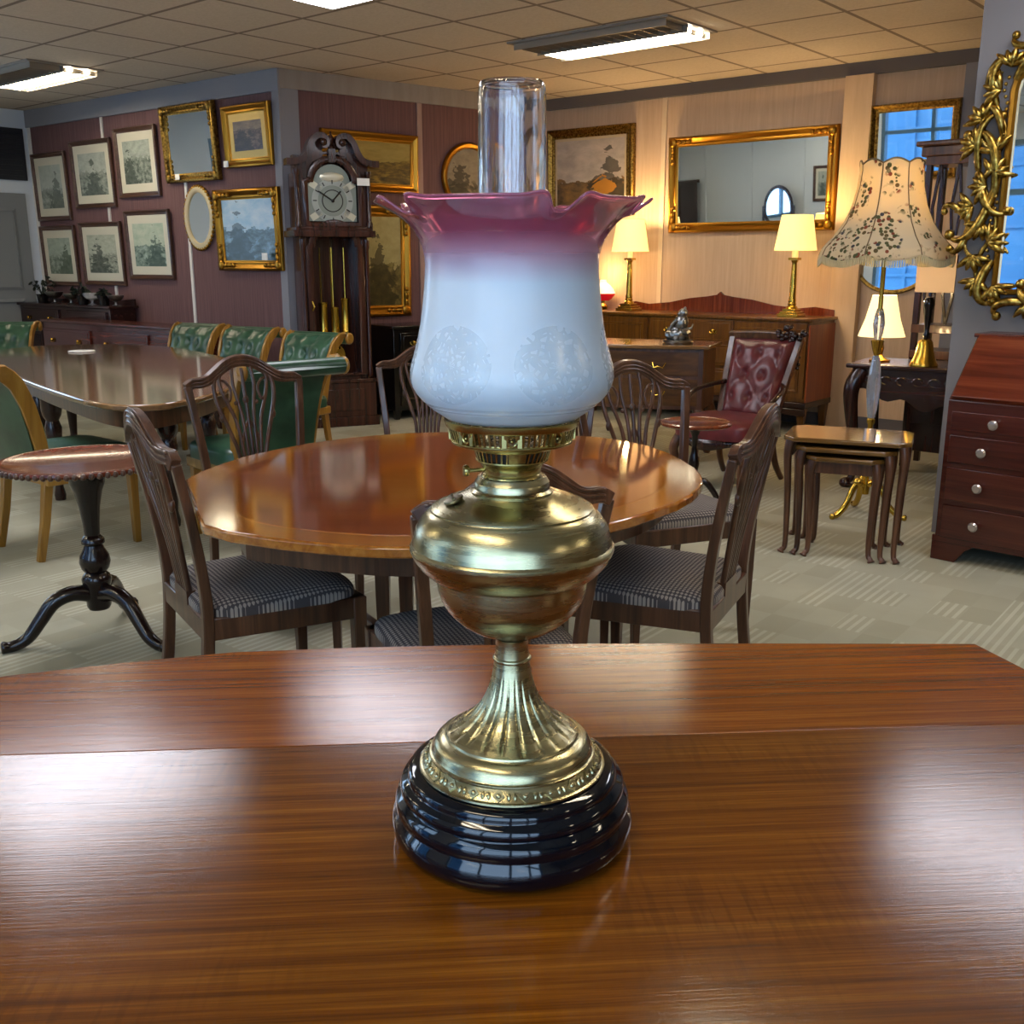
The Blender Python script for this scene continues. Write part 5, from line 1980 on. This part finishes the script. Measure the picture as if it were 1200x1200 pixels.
for i in range(180):
    p = Vector(fsh(i / 180, 0))
    k.box((p.x, p.y, p.z - .016), (.006, .006, .034), (0, 0, 2 * PI * i / 180))
k.build('fringe', mat('cream_fringe', '#c2b48c', .9), fs, smooth=0)
k = M()
k.ball((0, 0, 1.62), (.03, .03, .045), 14, 10)
k.build('bulb', BULB, FL)
li = bpy.data.lights.new('bulb_light', 'POINT')
li.energy = 9
li.color = (1, .70, .34)
li.shadow_soft_size = .04
lo = bpy.data.objects.new('bulb_light', li)
C.objects.link(lo)
lo.parent = FL
lo.location = (0, 0, 1.70)

# ---------------------------------------------------------------- carved side table, its lamp and bell, tall rack
ST = thing('carved_side_table', 'dark carved cabriole leg side table behind the crystal floor lamp', 'side table', (2.53, 6.02, 0), R(-35))
k = M()
k.box((0, 0, .735), (1.0, .50, .026))
k.build('top', W_DARK, ST, bevel=.008)
k = M()
n = 24
P = [(-.43 + .86 * i / n, .60 - .10 * (1 - abs(2 * i / n - 1)) ** .8 + .02 * math.sin(i * PI / 3)) for i in range(n + 1)]
k.prism([(.43, .722), (-.43, .722)] + P, .19, .215, XZ)
k.box((0, .2, .66), (.86, .02, .12))
for s in (-1, 1):
    k.box((s * .43, 0, .66), (.02, .4, .12))
k.build('carved_apron', W_DARK, ST, bevel=.004)
k = M()
rnd = random.Random(9)
for i in range(9):
    x = -.36 + .09 * i
    k.tube([(x + .03 * math.cos(q), -.217, .655 + .022 * math.sin(q)) for q in [2 * PI * j / 12 for j in range(10)]], .007, 6)
k.build('carving', W_DARKV, ST)
for sx in (-1, 1):
    for sy in (-1, 1):
        X, Y = sx * .42, sy * .19
        q = lerp_path([(X, Y, .70), (X + sx * .04, Y + sy * .04, .60), (X + sx * .03, Y + sy * .03, .42), (X - sx * .0, Y, .18), (X + sx * .01, Y + sy * .01, .06), (X + sx * .03, Y + sy * .03, .035), (X + sx * .03, Y + sy * .03, .004)], 4)
        n_ = len(q)
        k = M()
        k.tube(q, [.055 - .034 * min(1, i / (n_ * .6)) for i in range(n_ - 6)] + [.026, .036, .042, .042, .036, .028], 10)
        k.build('leg', W_DARKV, ST, smooth=70)
# small lamp on the side table
p = Vector((2.21, 6.20))
t = thing('table_lamp', 'small glowing pleated shade lamp on the carved side table', 'lamp', (p.x, p.y, .7485), 0)
k = M()
k.lathe([(0, 0), (.06, 0), (.062, .012), (.03, .022), (.014, .04), (.022, .08), (.014, .13), (.012, .22), (0, .22)], 20)
k.build('base', YBRASS, t)
k = M()
k.lathe([(.135, .15), (.10, .25), (.068, .39), (.066, .39), (.098, .25), (.133, .15)], 60, closed=True, flute=lambda r, z, a, kk: (r * (1 + .012 * math.sin(a * 30)), z))
k.build('shade', FSHADE2, t, smooth=70)
k = M()
k.ball((0, 0, .26), (.024, .024, .035), 12, 8)
k.build('bulb', BULB, t)
li = bpy.data.lights.new('bulb_light', 'POINT')
li.energy = LAMP_W * .5
li.color = (1, .66, .32)
li.shadow_soft_size = .03
for z_ in (.41, .13):
    lo = bpy.data.objects.new('bulb_light', li)
    C.objects.link(lo)
    lo.parent = t
    lo.location = (0, 0, z_)
# hand bell
t = thing('hand_bell', 'large brass hand bell with dark turned handle on the carved side table', 'bell', (2.37, 5.93, .7485), 0, None, .88)
k = M()
k.lathe([(.088, 0), (.090, .008), (.078, .03), (.064, .07), (.052, .12), (.045, .155), (.034, .172), (0, .178), (0, .17), (.03, .165), (.04, .15), (.058, .07), (.08, .006)], 30, closed=False)
k.build('bell_body', YBRASS, t, smooth=50)
k = M()
k.lathe([(0, .174), (.014, .174), (.022, .20), (.014, .225), (.017, .25), (.024, .31), (.026, .36), (.036, .39), (.034, .42), (.02, .44), (0, .444)], 20)
k.build('handle', W_BLACK, t)
# tall lattice rack standing behind the table
t = thing('lattice_rack', 'tall dark wood rack with lattice back, partly hidden by the gilt mirror', 'rack', (2.86, 6.50, 0), R(-42))
RW = .62
k = M()
k.box((0, 0, 2.03), (RW + .12, .34, .03))
k.box((0, 0, 1.985), (RW + .06, .30, .06))
k.build('cornice', W_CHAIR, t, bevel=.008)
k = M()
for sx in (-1, 1):
    for sy in (-1, 1):
        k.box((sx * (RW / 2 - .02), sy * .12, 1.0), (.036, .036, 1.94))
k.build('upright', W_DARKV, t, bevel=.003)
k = M()
for zz0, zz1 in ((1.38, 1.92), (.95, 1.30)):
    for i in range(5):
        x = -RW / 2 + .08 + (RW - .16) * i / 4
        for s in (-1, 1):
            k.bar([(x, -.10, zz0), (x + s * .03, -.10, (zz0 + zz1) / 2), (x, -.10, zz1)], .014, .02, (0, 1, 0))
k.build('lattice', W_DARKV, t, smooth=0)
for zz in (1.93, 1.345, .92, .76):
    k = M()
    k.box((0, 0, zz), (RW, .28, .05))
    k.build('shelf', W_CHAIR, t, bevel=.003)
k = M()
k.box((0, 0, .44), (RW - .02, .27, .60))
k.box((0, -.14, .62), (RW - .1, .02, .16))
k.box((0, -.14, .40), (RW - .1, .02, .16))
k.build('drawer_base', W_DARKV, t, bevel=.004)
k = M()
k.box((-.18, -.152, 1.315), (.24, .006, .34))
o = k.build('beige_card', mat('beige_card', '#c9b294', .7), None, smooth=0)
tag(o, 'plain beige card hanging on the lattice rack below its first shelf', 'card', (2.86, 6.50, 0), R(-42))

# ---------------------------------------------------------------- bureau on the right
BU = thing('slant_front_bureau', 'reddish mahogany slant front bureau with four long drawers beside the grey pier', 'bureau', (1.95 + .47 * math.cos(R(-45)) + .22 * math.sin(R(45)), 4.56 + .47 * math.sin(R(-45)) + .22 * math.cos(R(45)), 0), R(-45))
BW, BD = .94, .44
side = [(-BD / 2, .10), (BD / 2, .10), (BD / 2, 1.0), (-BD / 2 + .25, 1.0), (-BD / 2, .735)]
YZ = Matrix(((0, 0, 1, 0), (1, 0, 0, 0), (0, 1, 0, 0), (0, 0, 0, 1)))
k = M()
k.prism(side, -BW / 2, BW / 2, YZ)
k.build('carcase', W_BUREAU, BU, bevel=.003)
k = M()
k.box((0, .12, 1.008), (BW + .02, BD - .23, .018))
k.build('top', W_BUREAU, BU, bevel=.004)
k = M()
aa = math.atan2(.25, .265)
ctr = Vector((0, -BD / 2 + .125, .8675))
k.box(ctr + Vector((0, -.012 * math.cos(aa), .012 * math.sin(aa))), (BW - .03,   .024, .355), (-aa, 0, 0))
k.build('slant_lid', wood('bureau_lid', '#401409', '#5f2413', '#7a3a20', .2, 'X', .7), BU, bevel=.003)
zc = .695
for i, hh in enumerate((.095, .135, .16, .165)):
    zc_ = zc - hh / 2
    k = M()
    k.box((0, -BD / 2 - .004, zc_), (BW - .05, .018, hh - .012))
    dr = k.build('drawer', W_BUREAU, BU, bevel=.003)
    for s in (-1, 1):
        k = M()
        k.lathe([(0, 0), (.010, 0), (.008, .012), (.018, .022), (.022, .032), (.016, .040), (0, .043)], 14)
        k.xf(Matrix.Translation((s * (BW * .31 if i else BW * .27), -BD / 2 - .012, zc_)) @ Matrix.Rotation(R(90), 4, 'X'))
        k.build('knob', mat('glass_knob', '#b7a79a', .15, .6), dr)
    zc -= hh + .012
k = M()
k.box((0, 0, .10), (BW + .02, BD + .02, .03))
for sx in (-1, 1):
    k.prism([(sx * BW / 2 + sx * .01, 0), (sx * BW / 2 + sx * .01, .1), (sx * (BW / 2 - .2), .1), (sx * (BW / 2 - .14), .06), (sx * (BW / 2 - .1), 0)][::-sx], BD / 2 - .02, BD / 2 + .008, XZ)
    k.box((sx * (BW / 2), .05, .05), (.02, BD - .1, .1))
k.build('bracket_base', W_BUREAU, BU, bevel=.003)

# ---------------------------------------------------------------- rococo mirror on the pier
mu = .60
mp = PI0 + PD * mu + inn(PD) * .012
RM = thing('rococo_mirror', 'large carved giltwood rococo mirror with pierced scrolling frame on the grey pier', 'mirror', (mp.x, mp.y, 1.72), ang(PD))
MW, MH = .80, 1.02
outl = [(-MW / 2, -MH / 2), (MW / 2, -MH / 2), (MW / 2, MH / 2 - .16)] + [(MW / 2 - .10 * (1 - math.cos(a)) , MH / 2 - .16 + .10 * math.sin(a)) for a in (.4, .8, 1.2, 1.57)] + [(.15, MH / 2 - .03), (0, MH / 2), (-.15, MH / 2 - .03)] + [(-(MW / 2 - .10 * (1 - math.cos(a))), MH / 2 - .16 + .10 * math.sin(a)) for a in (1.57, 1.2, .8, .4)] + [(-MW / 2, MH / 2 - .16)]
k = M()
k.loopframe(outl, [(0, 0), (0, -.03), (.012, -.04), (.03, -.036), (.04, -.02), (.04, 0)])
k.build('inner_moulding', GILT, RM, smooth=35)
k = M()
n_ = len(outl)
k.add([(x, -.014, z) for x, z in outl] + [(x, -.004, z) for x, z in outl], [tuple(range(n_)), tuple(range(2 * n_ - 1, n_ - 1, -1))] + [(i, (i + 1) % n_, n_ + (i + 1) % n_, n_ + i) for i in range(n_)])
k.build('mirror_glass', MIRROR, RM, smooth=0)
def scroll(k, p, d_, L, curl, r0, flip=1):
    """a tapering C or S scroll ending in a volute, in the XZ plane"""
    q = []
    a = d_
    x, z = p
    m_ = 26
    for i in range(m_):
        f = i / m_
        q.append((x, -.03 - .02 * math.sin(PI * f), z))
        a += flip * curl * (.02 + .26 * f ** 2.2)
        st_ = L / m_ * (1 - .55 * f)
        x += st_ * math.cos(a)
        z += st_ * math.sin(a)
    k.tube(q, [r0 * (.55 + .6 * math.sin(PI * min(1, i / m_ + .15))) for i in range(m_)], 7)
    k.ball((x, -.035, z), (r0 * 1.2, r0 * 1.1, r0 * 1.2), 8, 6)
    return q
def leaf(k, p, d_, L, wd, y=-.04):
    i0 = len(k.v)
    m_ = 7
    for lobe in range(-2, 3):
        k.tube([(L * .25 * j / 3 + L * .12 * (2 - abs(lobe)) * j / 3, -.012 * math.sin(PI * j / 3), lobe * wd * .30 * j / 3) for j in range(4)], [.010, .017, .015, .005], 6)
    k.xf(Matrix.Translation((p[0], y, p[1])) @ Matrix.Rotation(-d_, 4, 'Y'), i0)
for s in (-1, 1):
    k = M()
    E = MW / 2 + .035
    def P_(x, z):
        return (s * x, z)
    def D_(a):
        return a if s > 0 else PI - a
    scroll(k, P_(E + .02, -.10), D_(R(95)), .52, 1.0, .021, -s)
    scroll(k, P_(E + .02, -.06), D_(R(-80)), .46, 1.0, .021, s)
    scroll(k, P_(E + .10, .02), D_(R(80)), .40, .9, .017, s)
    scroll(k, P_(E + .09, .00), D_(R(-100)), .34, .9, .017, -s)
    scroll(k, P_(E + .00, -.38), D_(R(-60)), .34, 1.2, .022, -s)
    scroll(k, P_(E + .05, .30), D_(R(70)), .32, 1.1, .018, s)
    scroll(k, P_(E - .02, .40), D_(R(115)), .42, .9, .02, s)
    scroll(k, P_(.06, -MH / 2 - .05), D_(R(-12)), .40, .9, .02, s)
    scroll(k, P_(.26, -MH / 2 - .06), D_(R(10)), .26, 1.2, .018, -s)
    scroll(k, P_(.05, MH / 2 + .05), D_(R(10)), .42, .8, .02, -s)
    scroll(k, P_(E + .13, -.20), D_(R(60)), .22, 1.3, .014, -s)
    scroll(k, P_(E + .12, -.22), D_(R(-90)), .24, 1.2, .015, s)
    scroll(k, P_(E + .01, .16), D_(R(85)), .26, 1.1, .015, -s)
    scroll(k, P_(E + .02, .10), D_(R(-85)), .22, 1.1, .014, s)
    scroll(k, P_(E + .10, .38), D_(R(100)), .24, 1.2, .015, s)
    scroll(k, P_(.30, MH / 2 + .04), D_(R(-20)), .24, 1.1, .016, s)
    k.tube([(s * (E + .035 + .035 * math.sin(i * .55)), -.03, -MH / 2 + i * MH / 30) for i in range(29)], .011, 7)
    k.build('scrollwork', ROCOCO, RM, smooth=70)
    k = M()
    rnd = random.Random(11)
    for (x, z, a) in ((E + .03, .10, 70), (E + .05, -.22, -60), (E + .10, .24, 50), (E + .08, -.36, -100), (E, .46, 100), (E + .04, .36, 20), (E + .06, -.05, 0), (E - .02, -.50, -120), (E + .05, -.47, -70), (.25, -MH / 2 - .06, -110), (.12, -MH / 2 - .06, -80), (.32, MH / 2 + .0, 80), (.2, MH / 2 + .05, 100), (.08, MH / 2 + .08, 80), (E + .02, -.30, 150), (E + .03, .0, 120), (E + .12, .13, 20), (E + .11, -.14, -15)):
        leaf(k, P_(x, z), D_(R(a)), .16, .13)
    k.build('leaf_carving', ROCOCO, RM, smooth=70)
    k = M()
    for i in range(70):
        z = -MH / 2 + (MH - .1) * i / 69
        if i % 2:
            k.ball((s * (E + .012 + .010 * math.sin(i * .6)), -.042, z), (.009, .008, .009), 6, 4)
    for i in range(16):
        a = R(-70 + 9 * i)
        k.ball((s * (E + .075 + .05 * math.cos(a)), -.05, -.29 + .075 * math.sin(a)), (.009, .009, .012), 6, 4)
        k.ball((s * (E + .055 + .05 * math.cos(a)), -.05, .20 + .075 * math.sin(a)), (.009, .009, .012), 6, 4)
    k.build('beading', ROCOCO, RM, smooth=70)

# ---------------------------------------------------------------- small price tags
def ptag(label, loc, rz, s=.045):
    k = M()
    k.box((0, 0, 0), (s, .004, s * .8))
    tag(k.build('price_tag', CARD, None, smooth=0), label, 'price tag', loc, rz)
ptag('white price tag on the lower frame of the tall gilt mirror', on_wall(C0, DL, 2.58, 2.05, .075), ang(DL), .06)
ptag('white price tag at the lower left corner of the portrait frame', on_wall(C0, DL, 3.26, 2.12, .07), ang(DL), .06)
ptag('white price tag on the lower right of the river painting', on_wall(C0, DL, 3.70, 1.37, .075), ang(DL), .07)
q = at(113, 386, .7215)
k = M()
k.lathe([(0, 0), (.085, 0), (.09, .004), (.085, .008), (0, .008)], 24)
tag(k.build('paper_disc', CARD, None), 'white paper disc lying on the large left table', 'paper', (-3.0, 7.2, .7205), 0)
# ---------------------------------------------------------------- what the wide mirror shows: the back left corner of the room
def on_back(u, off):
    p = C6 + dB * u + inn(dB) * off
    return p
p = on_back(15.35, .30)
t = thing('dressing_table', 'dark dressing table with arched mirror, reflected in the wide gilt mirror', 'dressing table', (p.x, p.y, 0), ang(dB))
k = M()
k.box((0, 0, .755), (1.05, .46, .03))
k.build('top', W_DARK, t, bevel=.006)
k = M()
k.box((0, 0, .66), (.98, .40, .16))
k.build('body', W_DARK, t, bevel=.004)
for sx in (-1, 1):
    for sy in (-1, 1):
        k = M()
        k.bar([(sx * .45, sy * .17, 0), (sx * .45, sy * .17, .6)], [.03, .05], [.03, .05], (0, 1, 0))
        k.build('leg', W_DARK, t, bevel=.003)
out_ = [(.24 * math.cos(a), .30 * math.sin(a) * (1.15 if math.sin(a) > 0 else 1.0)) for a in [2 * PI * i / 40 for i in range(40)]]
k = M()
k.loopframe(out_, [(0, 0), (0, -.02), (.02, -.03), (.05, -.024), (.06, 0)])
for s in (-1, 1):
    k.box((s * .30, 0, -.20), (.035, .035, .5))
k.xf(Matrix.Translation((0, .10, 1.16)))
k.build('mirror_frame', W_DARK, t, smooth=40)
k = M()
n_ = len(out_)
k.add([(x, .09, z + 1.16) for x, z in out_] + [(x, .098, z + 1.16) for x, z in out_], [tuple(range(n_)), tuple(range(2 * n_ - 1, n_ - 1, -1))] + [(i, (i + 1) % n_, n_ + (i + 1) % n_, n_ + i) for i in range(n_)])
k.build('mirror_glass', MIRROR, t, smooth=0)
picture('framed_print', 'small dark framed print on the pale panelling, reflected in the wide gilt mirror', 'picture', C6, dB, 14.42, 14.78, 1.25, 1.85, .05, .03, W_PFRAME, P_PRINT[1], 0, .04)
for i, u in enumerate((14.1, 14.95, 16.0, 17.0)):
    tt = trim(C6, dB, u, u + .03, 0, H, BLUEW, .02, .02)
p = C5 + dW * .85 + inn(dW) * .28
t = thing('tall_cabinet', 'tall dark mahogany cabinet by the far wall, reflected in the wide gilt mirror', 'cabinet', (p.x, p.y, 0), ang(dW))
k = M()
k.box((0, 0, .88), (1.3, .45, 1.6))
k.box((0, 0, .05), (1.34, .47, .10))
k.build('carcase', W_DARKV, t, bevel=.005)
k = M()
k.box((0, 0, 1.70), (1.40, .5, .06))
k.build('cornice', W_DARKV, t, bevel=.008)
for s in (-1, 1):
    k = M()
    k.box((s * .32, -.232, .9), (.60, .02, 1.45))
    d_ = k.build('door', W_DARK, t, bevel=.004)
    k = M()
    k.ball((s * .06, -.255, .95), .016, 8, 6)
    k.build('knob', YBRASS, d_)
